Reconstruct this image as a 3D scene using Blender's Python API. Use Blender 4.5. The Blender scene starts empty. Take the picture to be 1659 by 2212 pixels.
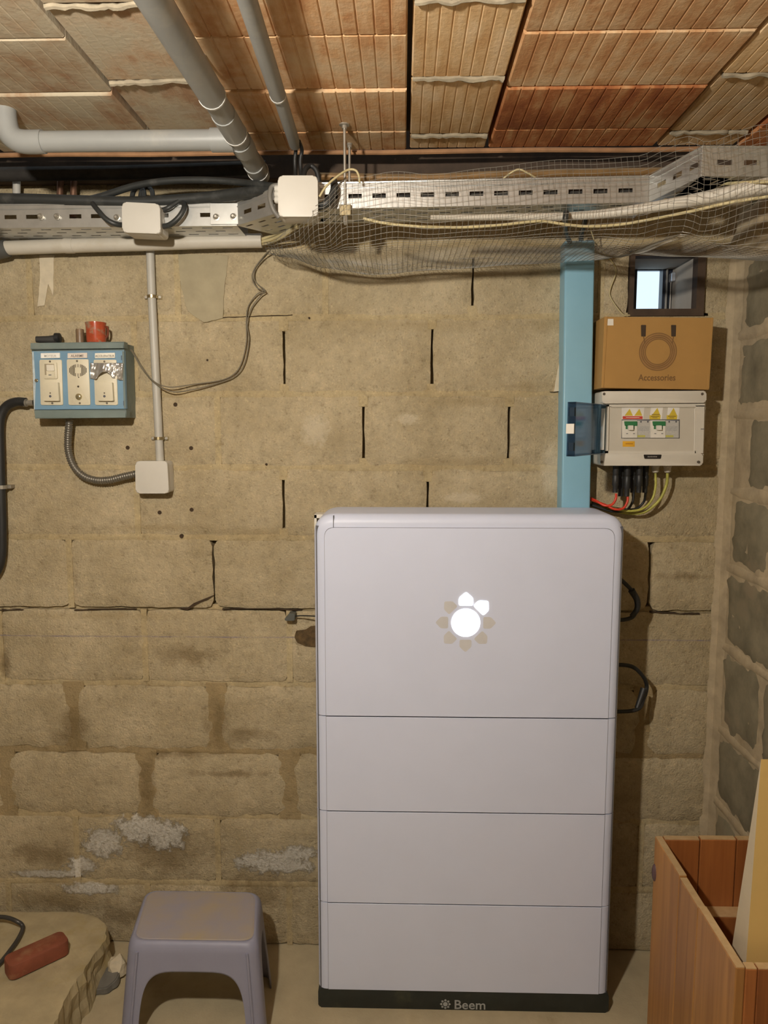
import bpy, bmesh, math, random
from mathutils import Vector, Euler, Matrix, noise

# ------------------------------------------------------------------ camera, light, exposure
scene = bpy.context.scene
COL = scene.collection
FPX, W, H = 1600.0, 1659.0, 2212.0
CAM = Vector((0.0, -2.08, 1.56))
PITCH, YAW = math.radians(6.4), math.radians(1.45)      # tilted down, turned a little to the left
ROT = Euler((math.pi/2 - PITCH, 0.0, YAW), 'XYZ').to_matrix()
cd = bpy.data.cameras.new('camera')
cd.sensor_fit = 'VERTICAL'; cd.sensor_height = 24.0; cd.lens = FPX/H*24.0
cd.clip_start = 0.02
co = bpy.data.objects.new('camera', cd); COL.objects.link(co)
co.location = CAM; co.rotation_euler = (math.pi/2 - PITCH, 0.0, YAW)
scene.camera = co

world = bpy.data.worlds.new('sky'); scene.world = world; world.use_nodes = True
wb = world.node_tree.nodes['Background']
wb.inputs[0].default_value = (0.80, 0.925, 1.0, 1); wb.inputs[1].default_value = 1.3

LAMP_POS = Vector((-0.45, -1.77, 2.02))    # bare bulb under the ceiling, just above and left of the frame
LAMP_STRENGTH = 2850.0
LAMP_COLOR = (1.0, 0.925, 0.81, 1)

vs = scene.view_settings
vs.view_transform = 'Standard'; vs.look = 'None'; vs.gamma = 1.0; vs.use_curve_mapping = False
vs.exposure = 0.0

# ------------------------------------------------------------------ pixel helpers (photo is 1659 x 2212)
def ray(px, py):
    return ROT @ Vector(((px - W/2)/FPX, -(py - H/2)/FPX, -1.0))
def at(px, py, y=0.0):
    d = ray(px, py); return CAM + d*((y - CAM.y)/d.y)
def onz(px, py, z):
    d = ray(px, py); return CAM + d*((z - CAM.z)/d.z)
def onx(px, py, x):
    d = ray(px, py); return CAM + d*((x - CAM.x)/d.x)
def xz(px, py, y=0.0):
    p = at(px, py, y); return (p.x, p.z)

# ------------------------------------------------------------------ object helpers
ORG = {}
def _o(name, data, parent, org):
    o = bpy.data.objects.new(name, data); COL.objects.link(o)
    ORG[o.name] = Vector(org)
    if parent is not None:
        o.parent = parent; o.location = Vector(org) - ORG[parent.name]
    else:
        o.location = org
    return o
def tag(o, label=None, cat=None, group=None, kind=None):
    if label: o['label'] = label
    if cat: o['category'] = cat
    if group: o['group'] = group
    if kind: o['kind'] = kind
    return o
def thing(name, label, cat, loc, group=None):
    o = _o(name, None, None, loc); o.empty_display_size = 0.05
    return tag(o, label, cat, group)
def obj(name, bm, m, parent=None, smooth=False, angle=40):
    """link a bmesh built in world coordinates as one object, origin at its base"""
    if not isinstance(bm, bpy.types.Mesh):
        bmesh.ops.recalc_face_normals(bm, faces=bm.faces[:])
        me = bpy.data.meshes.new(name); bm.to_mesh(me); bm.free()
    else:
        me = bm
    v = [q.co for q in me.vertices]
    lo = Vector((min(q.x for q in v), min(q.y for q in v), min(q.z for q in v)))
    hi = Vector((max(q.x for q in v), max(q.y for q in v), max(q.z for q in v)))
    org = Vector(((lo.x+hi.x)/2, (lo.y+hi.y)/2, lo.z))
    me.transform(Matrix.Translation(-org))
    for mm in (m if isinstance(m, (list, tuple)) else [m]): me.materials.append(mm)
    if smooth:
        me.polygons.foreach_set('use_smooth', [True]*len(me.polygons))
        try: me.set_sharp_from_angle(angle=math.radians(angle))
        except Exception: pass
    return _o(name, me, parent, org)
def copy_mesh(src, name, parent, org):
    return _o(name, src.data, parent, org)

# ------------------------------------------------------------------ shapes
def B(): return bmesh.new()
def box(bm, x0, x1, y0, y1, z0, z1, bev=0.0, seg=2):
    r = bmesh.ops.create_cube(bm, size=1.0)
    vsx = r['verts']
    for v in vsx:
        v.co = Vector(((x0+x1)/2 + v.co.x*(x1-x0), (y0+y1)/2 + v.co.y*(y1-y0), (z0+z1)/2 + v.co.z*(z1-z0)))
    if bev > 0:
        es = list({e for v in vsx for e in v.link_edges})
        bmesh.ops.bevel(bm, geom=es, offset=bev, segments=seg, profile=0.5, affect='EDGES')
    return bm
def round_poly(pts, r, n=5):
    """round the corners of a 2D polygon; r may be a list"""
    out = []; N = len(pts)
    for i in range(N):
        p0, p1, p2 = Vector(pts[i-1]), Vector(pts[i]), Vector(pts[(i+1) % N])
        rr = r[i] if isinstance(r, (list, tuple)) else r
        a = (p0-p1); b = (p2-p1)
        rr = min(rr, a.length*0.49, b.length*0.49)
        if rr <= 1e-6: out.append(tuple(p1)); continue
        pa = p1 + a.normalized()*rr; pb = p1 + b.normalized()*rr
        for k in range(n+1):
            t = k/n
            q = pa*(1-t)**2 + p1*2*t*(1-t) + pb*t*t
            out.append(tuple(q))
    return out
def prism(bm, poly, y0, y1, bev=0.0, seg=3, back=False):
    """poly in (x, z), front face at y0 (towards camera), back at y1; bevel the front rim"""
    f = [bm.verts.new((p[0], y0, p[1])) for p in poly]
    b = [bm.verts.new((p[0], y1, p[1])) for p in poly]
    n = len(poly); ff = bm.faces.new(f); bm.faces.new(b[::-1])
    for i in range(n): bm.faces.new((f[i], b[i], b[(i+1) % n], f[(i+1) % n]))
    if bev > 0:
        es = [e for e in ff.edges]
        bmesh.ops.bevel(bm, geom=es, offset=bev, segments=seg, profile=0.5, affect='EDGES')
    return bm
def pxpoly(pts, y): return [xz(p[0], p[1], y) for p in pts]
def rect_px(x0, y0, x1, y1): return [(x0, y0), (x1, y0), (x1, y1), (x0, y1)]
def prism_px(bm, pts, y0, y1, r=0.0, bev=0.0, seg=3):
    return prism(bm, round_poly(pxpoly(pts, y0), r), y0, y1, bev, seg)
def crom(pts, sub=6):
    P = [Vector(p) for p in pts]
    if len(P) < 3: return P
    P = [P[0]*2-P[1]] + P + [P[-1]*2-P[-2]]
    out = []
    for i in range(1, len(P)-2):
        a, b, c, d = P[i-1:i+3]
        for k in range(sub):
            t = k/sub
            out.append(0.5*((2*b) + (c-a)*t + (2*a-5*b+4*c-d)*t*t + (3*b-a-3*c+d)*t**3))
    out.append(P[-2]); return out
def tube(bm, pts, r, n=10, sub=6, smooth=True, rings=None):
    """swept tube; r constant or function of t in 0..1"""
    P = crom(pts, sub) if smooth else [Vector(p) for p in pts]
    m = len(P); prev = None; R = []
    up = Vector((0.13, 0.21, 0.97))
    for i, p in enumerate(P):
        t = (P[min(i+1, m-1)] - P[max(i-1, 0)]).normalized()
        if prev is None:
            u = t.cross(up)
            if u.length < 1e-3: u = t.cross(Vector((1, 0, 0)))
        else:
            u = prev - t*prev.dot(t)
        u.normalize(); prev = u; w = t.cross(u)
        rr = r(i/(m-1)) if callable(r) else r
        R.append([bm.verts.new(p + (u*math.cos(a) + w*math.sin(a))*rr) for a in (2*math.pi*k/n for k in range(n))])
    for i in range(m-1):
        for k in range(n):
            bm.faces.new((R[i][k], R[i][(k+1) % n], R[i+1][(k+1) % n], R[i+1][k]))
    bm.faces.new(R[0][::-1]); bm.faces.new(R[-1])
    return bm
def tpx(pts): return [at(p[0], p[1], -p[2]) for p in pts]
def lathe(bm, prof, c, axis='Z', n=24):
    """prof: list of (r, h) along the axis from point c"""
    c = Vector(c); R = []
    for r, h in prof:
        ring = []
        for k in range(n):
            a = 2*math.pi*k/n; x, y = r*math.cos(a), r*math.sin(a)
            v = {'Z': (x, y, h), 'Y': (x, h, y), 'X': (h, x, y)}[axis]
            ring.append(bm.verts.new(c + Vector(v)))
        R.append(ring)
    for i in range(len(R)-1):
        for k in range(n):
            bm.faces.new((R[i][k], R[i][(k+1) % n], R[i+1][(k+1) % n], R[i+1][k]))
    bm.faces.new(R[0][::-1]); bm.faces.new(R[-1])
    return bm
def disc_y(bm, cx, cz, r, y0, y1, n=20, bev=0.0):
    return prism(bm, [(cx + r*math.cos(2*math.pi*k/n), cz + r*math.sin(2*math.pi*k/n)) for k in range(n)], y0, y1, bev, 2)
def text_mesh(s, size, loc, m, name, parent, align='CENTER', depth=0.0003, bold=0.0, sx=1.0, rot=0.0):
    cu = bpy.data.curves.new(name, 'FONT'); cu.body = s; cu.size = size; cu.align_x = align
    cu.extrude = depth; cu.offset = bold; cu.resolution_u = 3
    to = bpy.data.objects.new('tmp', cu); COL.objects.link(to)
    dg = bpy.context.evaluated_depsgraph_get()
    me = bpy.data.meshes.new_from_object(to.evaluated_get(dg))
    bpy.data.objects.remove(to); bpy.data.curves.remove(cu)
    me.materials.clear()
    me.transform(Matrix.Translation(loc) @ Matrix.Rotation(-rot, 4, 'Y') @ Matrix.Rotation(math.pi/2, 4, 'X') @ Matrix.Diagonal((sx, 1, 1, 1)))
    return obj(name, me, m, parent)

# ------------------------------------------------------------------ materials
MATS = {}
def _nt(name):
    m = bpy.data.materials.new(name); m.use_nodes = True
    nt = m.node_tree; return m, nt, nt.nodes['Principled BSDF']
def _math(nt, op, a, b=None, clamp=False):
    n = nt.nodes.new('ShaderNodeMath'); n.operation = op; n.use_clamp = clamp
    for i, q in enumerate((a, b)):
        if q is None: continue
        if isinstance(q, (int, float)): n.inputs[i].default_value = q
        else: nt.links.new(q, n.inputs[i])
    return n.outputs[0]
def _noise(nt, vec, scale, detail=6, rough=0.6, dist=0.0):
    n = nt.nodes.new('ShaderNodeTexNoise'); n.inputs['Scale'].default_value = scale
    n.inputs['Detail'].default_value = detail; n.inputs['Roughness'].default_value = rough
    n.inputs['Distortion'].default_value = dist
    nt.links.new(vec, n.inputs['Vector']); return n.outputs['Fac']
def _ramp(nt, fac, stops):
    n = nt.nodes.new('ShaderNodeValToRGB'); cr = n.color_ramp
    while len(cr.elements) > 1: cr.elements.remove(cr.elements[-1])
    cr.elements[0].position = stops[0][0]; cr.elements[0].color = (*stops[0][1], 1)
    for p, c in stops[1:]:
        e = cr.elements.new(p); e.color = (*c, 1)
    nt.links.new(fac, n.inputs[0]); return n.outputs[0]
def _mix(nt, fac, a, b, mode='MIX'):
    n = nt.nodes.new('ShaderNodeMix'); n.data_type = 'RGBA'; n.blend_type = mode
    for sock, q in ((n.inputs[0], fac), (n.inputs[6], a), (n.inputs[7], b)):
        if isinstance(q, (int, float)): sock.default_value = q
        elif isinstance(q, tuple): sock.default_value = (*q, 1)
        else: nt.links.new(q, sock)
    return n.outputs[2]
def _range(nt, v, a, b, c=0.0, d=1.0):
    n = nt.nodes.new('ShaderNodeMapRange'); n.inputs[1].default_value = a; n.inputs[2].default_value = b
    n.inputs[3].default_value = c; n.inputs[4].default_value = d
    nt.links.new(v, n.inputs[0]); return n.outputs[0]
def _pos(nt):
    return nt.nodes.new('ShaderNodeNewGeometry').outputs['Position']
def _scalevec(nt, v, s):
    n = nt.nodes.new('ShaderNodeVectorMath'); n.operation = 'MULTIPLY'; n.inputs[1].default_value = s
    nt.links.new(v, n.inputs[0]); return n.outputs[0]
def _bump(nt, p, h, strength, dist=0.01, normal=None):
    n = nt.nodes.new('ShaderNodeBump'); n.inputs['Strength'].default_value = strength
    n.inputs['Distance'].default_value = dist
    nt.links.new(h, n.inputs['Height'])
    if normal is not None: nt.links.new(normal, n.inputs['Normal'])
    nt.links.new(n.outputs[0], p.inputs['Normal']); return n.outputs[0]
def _blob(nt, pos, blobs, nz, soft=0.25, amp=0.9):
    """union of soft ellipses (cx, cz, rx, rz) on a wall in x and z, broken up by noise"""
    acc = None
    for cx, cz, rx, rz in blobs:
        v = nt.nodes.new('ShaderNodeVectorMath'); v.operation = 'SUBTRACT'; v.inputs[1].default_value = (cx, 0, cz)
        nt.links.new(pos, v.inputs[0])
        s = _scalevec(nt, v.outputs[0], (1/rx, 0, 1/rz))
        l = nt.nodes.new('ShaderNodeVectorMath'); l.operation = 'LENGTH'; nt.links.new(s, l.inputs[0])
        acc = l.outputs['Value'] if acc is None else _math(nt, 'MINIMUM', acc, l.outputs['Value'])
    d = _math(nt, 'ADD', acc, _math(nt, 'MULTIPLY', _math(nt, 'SUBTRACT', nz, 0.5), amp*2))
    return _range(nt, d, 1.0, 1.0 - soft)
def M(name, col, rough=0.6, metal=0.0, var=0.12, vscale=20, bump=0.0, bscale=200, spec=0.5, dirt=None, dscale=6, dlo=0.55, dhi=0.7):
    """plain procedural material: colour broken up by noise, optional dirt patches and fine relief"""
    if name in MATS: return MATS[name]
    m, nt, p = _nt(name); pos = _pos(nt)
    f = _noise(nt, pos, vscale, 5)
    lo = tuple(c*(1-var) for c in col); hi = tuple(min(1, c*(1+var)) for c in col)
    c = _ramp(nt, f, [(0.3, lo), (0.7, hi)])
    if dirt:
        c = _mix(nt, _range(nt, _noise(nt, pos, dscale, 7, 0.65), dlo, dhi), c, dirt)
    nt.links.new(c, p.inputs['Base Color'])
    p.inputs['Roughness'].default_value = rough; p.inputs['Metallic'].default_value = metal
    p.inputs['Specular IOR Level'].default_value = spec
    if bump: _bump(nt, p, _noise(nt, pos, bscale, 4), bump, 0.002)
    MATS[name] = m; return m
def emit(name, col, strength):
    if name in MATS: return MATS[name]
    m, nt, p = _nt(name)
    p.inputs['Base Color'].default_value = (*col, 1); p.inputs['Emission Color'].default_value = (*col, 1)
    p.inputs['Emission Strength'].default_value = strength; MATS[name] = m; return m
def clear(name, tint, gloss=0.12, rough=0.05):
    """clear tinted sheet: light passes, a little mirror on top"""
    if name in MATS: return MATS[name]
    m = bpy.data.materials.new(name); m.use_nodes = True; nt = m.node_tree
    nt.nodes.remove(nt.nodes['Principled BSDF']); out = nt.nodes['Material Output']
    t = nt.nodes.new('ShaderNodeBsdfTransparent'); t.inputs[0].default_value = (*tint, 1)
    g = nt.nodes.new('ShaderNodeBsdfGlossy'); g.inputs['Roughness'].default_value = rough
    g.inputs['Color'].default_value = (0.9, 0.95, 1, 1)
    fr = nt.nodes.new('ShaderNodeLayerWeight'); fr.inputs[0].default_value = 0.25
    k = _range(nt, fr.outputs['Fresnel'], 0.0, 1.0, gloss*0.3, min(1, gloss*5))
    mx = nt.nodes.new('ShaderNodeMixShader')
    nt.links.new(k, mx.inputs[0]); nt.links.new(t.outputs[0], mx.inputs[1]); nt.links.new(g.outputs[0], mx.inputs[2])
    nt.links.new(mx.outputs[0], out.inputs[0]); MATS[name] = m; return m

# ------------------------------------------------------------------ wall materials
CEIL = 2.25; RIGHT = 0.90; LEFT = -2.3; BACK = -3.6; WALLTOP = 2.226
def el(px, py, rx, ry):
    a = at(px, py); b = at(px+rx, py); c = at(px, py+ry)
    return (a.x, a.z, b.x-a.x, a.z-c.z)
def wall_mat(name, lo, hi, dampness=0.0, bump=0.75):
    m, nt, p = _nt(name); pos = _pos(nt)
    n1 = _noise(nt, pos, 4.5, 7, 0.68); n2 = _noise(nt, pos, 42, 5, 0.72); n3 = _noise(nt, pos, 190, 3, 0.6)
    c = _ramp(nt, n1, [(0.33, lo), (0.66, hi)])
    c = _mix(nt, _range(nt, n2, 0.40, 0.68), c, _mix(nt, 1.0, c, (1.20, 1.17, 1.13), 'MULTIPLY'))
    c = _mix(nt, _range(nt, n2, 0.42, 0.30), c, _mix(nt, 1.0, c, (0.74, 0.70, 0.64), 'MULTIPLY'))
    c = _mix(nt, _range(nt, n3, 0.58, 0.72), c, _mix(nt, 1.0, c, (1.32, 1.30, 1.26), 'MULTIPLY'))
    c = _mix(nt, _range(nt, n3, 0.40, 0.28), c, _mix(nt, 1.0, c, (0.66, 0.62, 0.56), 'MULTIPLY'))
    # damp stains and yellowish patches with shapes of their own
    nb = _noise(nt, pos, 15, 6, 0.72)
    stain = _blob(nt, pos, [el(395, 1415, 75, 28), el(155, 1580, 45, 55), el(470, 1560, 30, 70), el(540, 1585, 60, 22),
                            el(315, 1700, 22, 75), el(360, 1840, 120, 60), el(1480, 1245, 75, 12), el(10, 1430, 14, 40),
                            el(655, 1378, 16, 20), el(120, 1950, 120, 30), el(560, 1930, 100, 60), el(380, 1630, 130, 10),
                            el(500, 1672, 90, 10), el(330, 1975, 180, 45), el(90, 1845, 110, 30)], nb, 0.8, 1.5)
    c = _mix(nt, _math(nt, 'MULTIPLY', stain, 0.62), c, (0.155, 0.105, 0.045))
    smear = _blob(nt, pos, [el(1000, 868, 130, 14), el(1130, 835, 60, 14), el(560, 1150, 110, 16), el(1000, 1000, 200, 22),
                            el(900, 700, 240, 20), el(230, 1330, 260, 12), el(330, 1140, 150, 10), el(1180, 700, 70, 26)], nb, 0.9, 0.9)
    c = _mix(nt, _math(nt, 'MULTIPLY', smear, 0.45), c, (0.30, 0.225, 0.11))
    # pale scuffs
    nw = _noise(nt, pos, 60, 6, 0.75)
    scuff = _blob(nt, pos, [el(680, 930, 35, 40), el(1000, 1075, 50, 14), el(880, 905, 30, 14), el(110, 830, 60, 14), el(1190, 1020, 25, 70)], nw, 0.5, 1.1)
    c = _mix(nt, _math(nt, 'MULTIPLY', scuff, 0.5), c, (0.62, 0.54, 0.40))
    # salt bloom
    ns = _noise(nt, pos, 34, 8, 0.78)
    salt0 = _blob(nt, pos, [el(300, 1790, 62, 30), el(225, 1820, 45, 34), el(355, 1805, 50, 34), el(590, 1862, 95, 26), el(110, 1888, 90, 10),
                           el(175, 1870, 35, 18), el(195, 1920, 60, 14), el(640, 1845, 45, 20)], ns, 0.30, 1.5)
    salt = _math(nt, 'MULTIPLY', salt0, _range(nt, _noise(nt, pos, 120, 6, 0.7), 0.34, 0.54, 0.42, 1.0))
    c = _mix(nt, _math(nt, 'MULTIPLY', salt, 0.95), c, (0.72, 0.68, 0.60))
    # blue chalk line snapped across the blocks
    sx = nt.nodes.new('ShaderNodeSeparateXYZ'); nt.links.new(pos, sx.inputs[0])
    zl = at(300, 1375).z
    dl = _math(nt, 'ABSOLUTE', _math(nt, 'SUBTRACT', sx.outputs['Z'], zl))
    ln = _math(nt, 'MULTIPLY', _range(nt, dl, 0.0026, 0.0010), _range(nt, _noise(nt, pos, 7, 5, 0.8), 0.36, 0.62))
    ln = _math(nt, 'MULTIPLY', ln, _math(nt, 'LESS_THAN', sx.outputs['X'], 0.88))
    c = _mix(nt, _math(nt, 'MULTIPLY', ln, 0.62), c, (0.10, 0.095, 0.24))
    if dampness: c = _mix(nt, dampness, c, (0.17, 0.125, 0.065))
    nt.links.new(c, p.inputs['Base Color'])
    p.inputs['Roughness'].default_value = 0.93; p.inputs['Specular IOR Level'].default_value = 0.2
    h = _math(nt, 'ADD', _math(nt, 'MULTIPLY', n2, 1.0), _math(nt, 'MULTIPLY', n3, 0.5))
    h = _math(nt, 'ADD', h, _math(nt, 'MULTIPLY', salt, _math(nt, 'MULTIPLY', ns, 1.4)))
    _bump(nt, p, h, bump, 0.008)
    MATS[name] = m; return m
WLO, WHI = (0.325, 0.264, 0.160), (0.465, 0.390, 0.260)
m_block = wall_mat('block_face', WLO, WHI)
m_mortar = wall_mat('mortar', (0.33, 0.26, 0.145), (0.45, 0.37, 0.225), 0.0, 0.35)
m_damp = wall_mat('mortar_damp', (0.30, 0.225, 0.115), (0.40, 0.31, 0.175), 0.25, 0.6)
m_back = M('wall_core', (0.20, 0.155, 0.09), 0.95, var=0.2)
m_rblock = M('side_block', (0.225, 0.195, 0.13), 0.95, var=0.30, vscale=10, bump=0.7, bscale=90, spec=0.15, dirt=(0.25, 0.20, 0.13), dscale=5)
m_rmortar = M('side_mortar', (0.42, 0.34, 0.225), 0.95, var=0.22, vscale=18, bump=0.8, bscale=70, spec=0.15, dirt=(0.33, 0.26, 0.16), dscale=9)
m_floor = M('floor_concrete', (0.42, 0.35, 0.225), 0.85, var=0.14, vscale=7, bump=0.35, bscale=150, spec=0.25, dirt=(0.30, 0.24, 0.14), dscale=3.5)
m_plain = M('rough_wall', (0.16, 0.13, 0.09), 0.95, var=0.2, vscale=5, bump=0.4, bscale=60, spec=0.2)
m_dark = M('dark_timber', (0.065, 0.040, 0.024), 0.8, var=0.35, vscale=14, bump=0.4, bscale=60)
m_reveal = M('reveal_plaster', (0.44, 0.41, 0.37), 0.9, var=0.08, vscale=12)
m_black = M('black_rubber', (0.018, 0.018, 0.018), 0.5, var=0.2)
m_patch = M('grey_patch', (0.36, 0.31, 0.205), 0.9, var=0.12, vscale=14, bump=0.25, bscale=80, spec=0.2)

# ------------------------------------------------------------------ floor, far walls
fl = B(); box(fl, LEFT, RIGHT+0.2, BACK, 0.2, -0.12, 0.0); fl = tag(obj('floor', fl, m_floor), kind='structure')
b = B(); box(b, LEFT-0.15, LEFT, BACK, 0.2, -0.12, CEIL+0.3); tag(obj('wall_left', b, m_plain), kind='structure')
b = B(); box(b, LEFT-0.15, RIGHT+0.2, BACK-0.15, BACK, -0.12, CEIL+0.3); tag(obj('wall_front', b, m_plain), kind='structure')

# ------------------------------------------------------------------ back wall: core with the window opening, then block by block
WX0, WX1 = at(1360, 600).x, at(1522, 600).x
WZ0, WZ1 = at(1440, 683).z, at(1440, 540).z
CORE = 0.035
b = B()
box(b, LEFT, WX0, CORE, 0.2, -0.1, WALLTOP); box(b, WX1, RIGHT+0.2, CORE, 0.2, -0.1, WALLTOP)
box(b, WX0, WX1, CORE, 0.2, -0.1, WZ0); box(b, WX0, WX1, CORE, 0.2, WZ1, WALLTOP)
wall_back = tag(obj('wall_back', b, m_back), kind='structure')

rnd = random.Random(4)
def block(x0, x1, z0, z1, seed, mat, parent, name='block', nx=None, rough=0.0016, edge=0.0025, plane='back', bul=0.0):
    """one rough block face: a noisy grid with chipped rim and 35 mm sides"""
    nx = nx or max(3, int((x1-x0)/0.022)); nz = max(3, int((z1-z0)/0.022))
    bm = B(); G = []
    for j in range(nz+1):
        row = []
        for i in range(nx+1):
            u, v = i/nx, j/nz
            x = x0 + (x1-x0)*u; z = z0 + (z1-z0)*v
            k = Vector((x*23+seed*7.1, z*23, seed*3.3))
            onx_, onz_ = i in (0, nx), j in (0, nz)
            d = noise.noise(k)*rough + noise.noise(k*0.35)*rough*1.2
            if onx_ or onz_:
                d += 0.004 + edge*abs(noise.noise(k*1.7))*1.5
            if onx_: x += noise.noise(k*1.3+Vector((5, 0, 0)))*edge*(1 if not onz_ else 0.3) + (edge*1.6*(1 if u == 0 else -1) if onz_ else 0)
            if onz_: z += noise.noise(k*1.3+Vector((0, 9, 0)))*edge + (edge*1.2*(1 if v == 0 else -1) if onx_ else 0)
            row.append(bm.verts.new((x, d, z) if plane == 'back' else (RIGHT + d, x, z)))
        G.append(row)
    for j in range(nz):
        for i in range(nx):
            bm.faces.new((G[j][i], G[j][i+1], G[j+1][i+1], G[j+1][i]))
    rim = [G[0][i] for i in range(nx+1)] + [G[j][nx] for j in range(1, nz+1)] + [G[nz][i] for i in range(nx-1, -1, -1)] + [G[j][0] for j in range(nz-1, 0, -1)]
    bk = []
    for v in rim:
        c = v.co.copy()
        if plane == 'back': c.y = CORE
        else: c.x = RIGHT + CORE
        bk.append(bm.verts.new(c))
    for i in range(len(rim)):
        k = (i+1) % len(rim); bm.faces.new((rim[i], rim[k], bk[k], bk[i]))
    return obj(name, bm, mat, parent, smooth=True, angle=50)

zc = [at(470, y).z for y in (395, 528, 686, 851, 1010, 1161, 1315, 1476, 1622, 1766, 1910)] + [0.0]
zc[0] = WALLTOP
def fx(px, py): return at(px, py).x
heads = {   # head joints per course, as photo columns at mid height; True = an open slit
    0: [(225, 0), (545, 0), (865, 0), (1185, 0)],
    1: [(62, 0), (382, 0), (702, 0), (1022, 1), (1300, 0)],
    2: [(-30, 0), (290, 0), (613, 1), (933, 1), (1250, 0)],
    3: [(155, 0), (470, 0), (785, 1), (1100, 1), (1412, 0)],
    4: [(-20, 0), (295, 0), (612, 1), (924, 1), (1238, 0)],
    5: [(150, 0), (461, 1), (772, 0), (1083, 0), (1405, 1)],
    6: [(0, 0), (312, 0), (625, 0), (935, 0), (1245, 0)],
    7: [(160, 0), (468, 0), (778, 0), (1085, 0), (1392, 0)],
    8: [(10, 0), (316, 0), (625, 0), (930, 0), (1238, 0)],
    9: [(165, 0), (470, 0), (775, 0), (1080, 0), (1385, 0)],
    10: [(20, 0), (320, 0), (625, 0), (930, 0), (1235, 0)],
}
ymid = [460, 605, 768, 930, 1085, 1238, 1395, 1549, 1694, 1838, 1980]
J = 0.011     # joint width
for k in range(11):
    z1, z0 = zc[k], zc[k+1]
    jw = {7: 0.030, 8: 0.032}.get(k, J)
    xs = [LEFT]; q = fx(heads[k][0][0], ymid[k]) - 0.41
    pre = []
    while q > LEFT + 0.1: pre.append((q, 0)); q -= 0.41
    hj = pre[::-1] + [(fx(px, ymid[k]), s) for px, s in heads[k]] 
    bounds = [LEFT] + [h[0] for h in hj] + [RIGHT]
    slit = [0] + [h[1] for h in hj] + [0]
    wide = [jw]*len(bounds)
    top = z1 - (J/2 if k else 0.0); bot = z0 + (0.002 if k == 5 else (J/2 if k < 10 else 0.004))
    if k in (7, 8): top -= 0.006
    for i in range(len(bounds)-1):
        g0 = 0.007 if slit[i] else wide[i]; g1 = 0.007 if slit[i+1] else wide[i+1]
        a = bounds[i] + (g0/2 if i else 0); c = bounds[i+1] - (g1/2 if i < len(bounds)-2 else 0)
        e = 0.009 if k in (7, 8) else (0.0045 if k in (5, 6, 9) else 0.0028)
        if k == 1 and c > WX0 and a < WX1:      # course with the window: pieces left and right of the opening
            if WX0 - a > 0.02: block(a, WX0-0.002, bot, top, rnd.random()*50, m_block, wall_back)
            if c - WX1 > 0.02: block(WX1+0.002, c, bot, top, rnd.random()*50, m_block, wall_back)
            continue
        zt = top
        if k == 2 and False: pass
        block(a, c, bot, zt, rnd.random()*50, m_block, wall_back, edge=e)
    # head joints: mortar filling, left out where the slit is open
    for i in range(1, len(bounds)-1):
        if k == 1 and WX0-0.03 < bounds[i] < WX1+0.03: continue
        gw = wide[i]
        if slit[i]:
            if k != 5:     # open slit over most of the height, smeared shut above and below
                for s0, s1 in ((top-0.026-0.008*rnd.random(), top+0.004), (bot-0.004, bot+0.018+0.008*rnd.random())):
                    bm = B(); box(bm, bounds[i]-0.013, bounds[i]+0.013, 0.0028, CORE, s0, s1, 0.0012, 1)
                    obj('mortar_joint', bm, m_mortar, wall_back)
            continue
        bm = B(); rec = 0.0055 if k in (7, 8) else 0.0030; ov = 0.016 if k in (7, 8) else 0.003
        box(bm, bounds[i]-gw/2-ov, bounds[i]+gw/2+ov, rec, CORE, bot-ov*0.7, top+ov*0.7)
        obj('mortar_joint', bm, m_damp if k in (7, 8) else m_mortar, wall_back)
    # bed joint under this course
    if k < 10:
        bm = B(); n = 90; x0, x1 = LEFT, RIGHT
        rec = 0.016 if k == 5 else (0.0065 if k in (6, 7, 8) else 0.0022)
        hh = J/2 + 0.004 + (0.004 if k in (6, 7, 8) else 0)
        rows = [[], [], []]
        for i in range(n+1):
            x = x0 + (x1-x0)*i/n
            d = rec + noise.noise(Vector((x*9, k*5.5, 0)))*0.0022 + noise.noise(Vector((x*40, k*5.5, 3)))*0.001
            for r, zz in enumerate((z0-hh, z0, z0+hh)):
                rows[r].append(bm.verts.new((x, d + (0.0025 if r != 1 else 0), zz)))
        bk = [[bm.verts.new((v.co.x, CORE, v.co.z)) for v in rows[r]] for r in (0, 2)]
        for i in range(n):
            for r in (0, 1): bm.faces.new((rows[r][i], rows[r][i+1], rows[r+1][i+1], rows[r+1][i]))
            bm.faces.new((rows[0][i], bk[0][i], bk[0][i+1], rows[0][i+1])); bm.faces.new((rows[2][i], rows[2][i+1], bk[1][i+1], bk[1][i]))
        if k == 1 or k == 0:      # keep the bed clear of the window opening
            kill = [f for f in bm.faces if WX0-0.01 < f.calc_center_median().x < WX1+0.01 and WZ0+0.004 < f.calc_center_median().z < WZ1-0.004]
            bmesh.ops.delete(bm, geom=kill, context='FACES')
        obj('mortar_bed', bm, m_damp if k in (7,) else m_mortar, wall_back, smooth=True)
# lintel and sill pieces closing the wall round the window
bm = B(); box(bm, WX0-0.004, WX1+0.004, 0.002, CORE, WZ1-0.001, zc[1]+0.006); obj('lintel_piece', bm, m_mortar, wall_back)
bm = B(); box(bm, WX0-0.004, WX1+0.004, 0.002, CORE, zc[2]-0.008, WZ0+0.001); obj('sill_piece', bm, m_mortar, wall_back)
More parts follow.
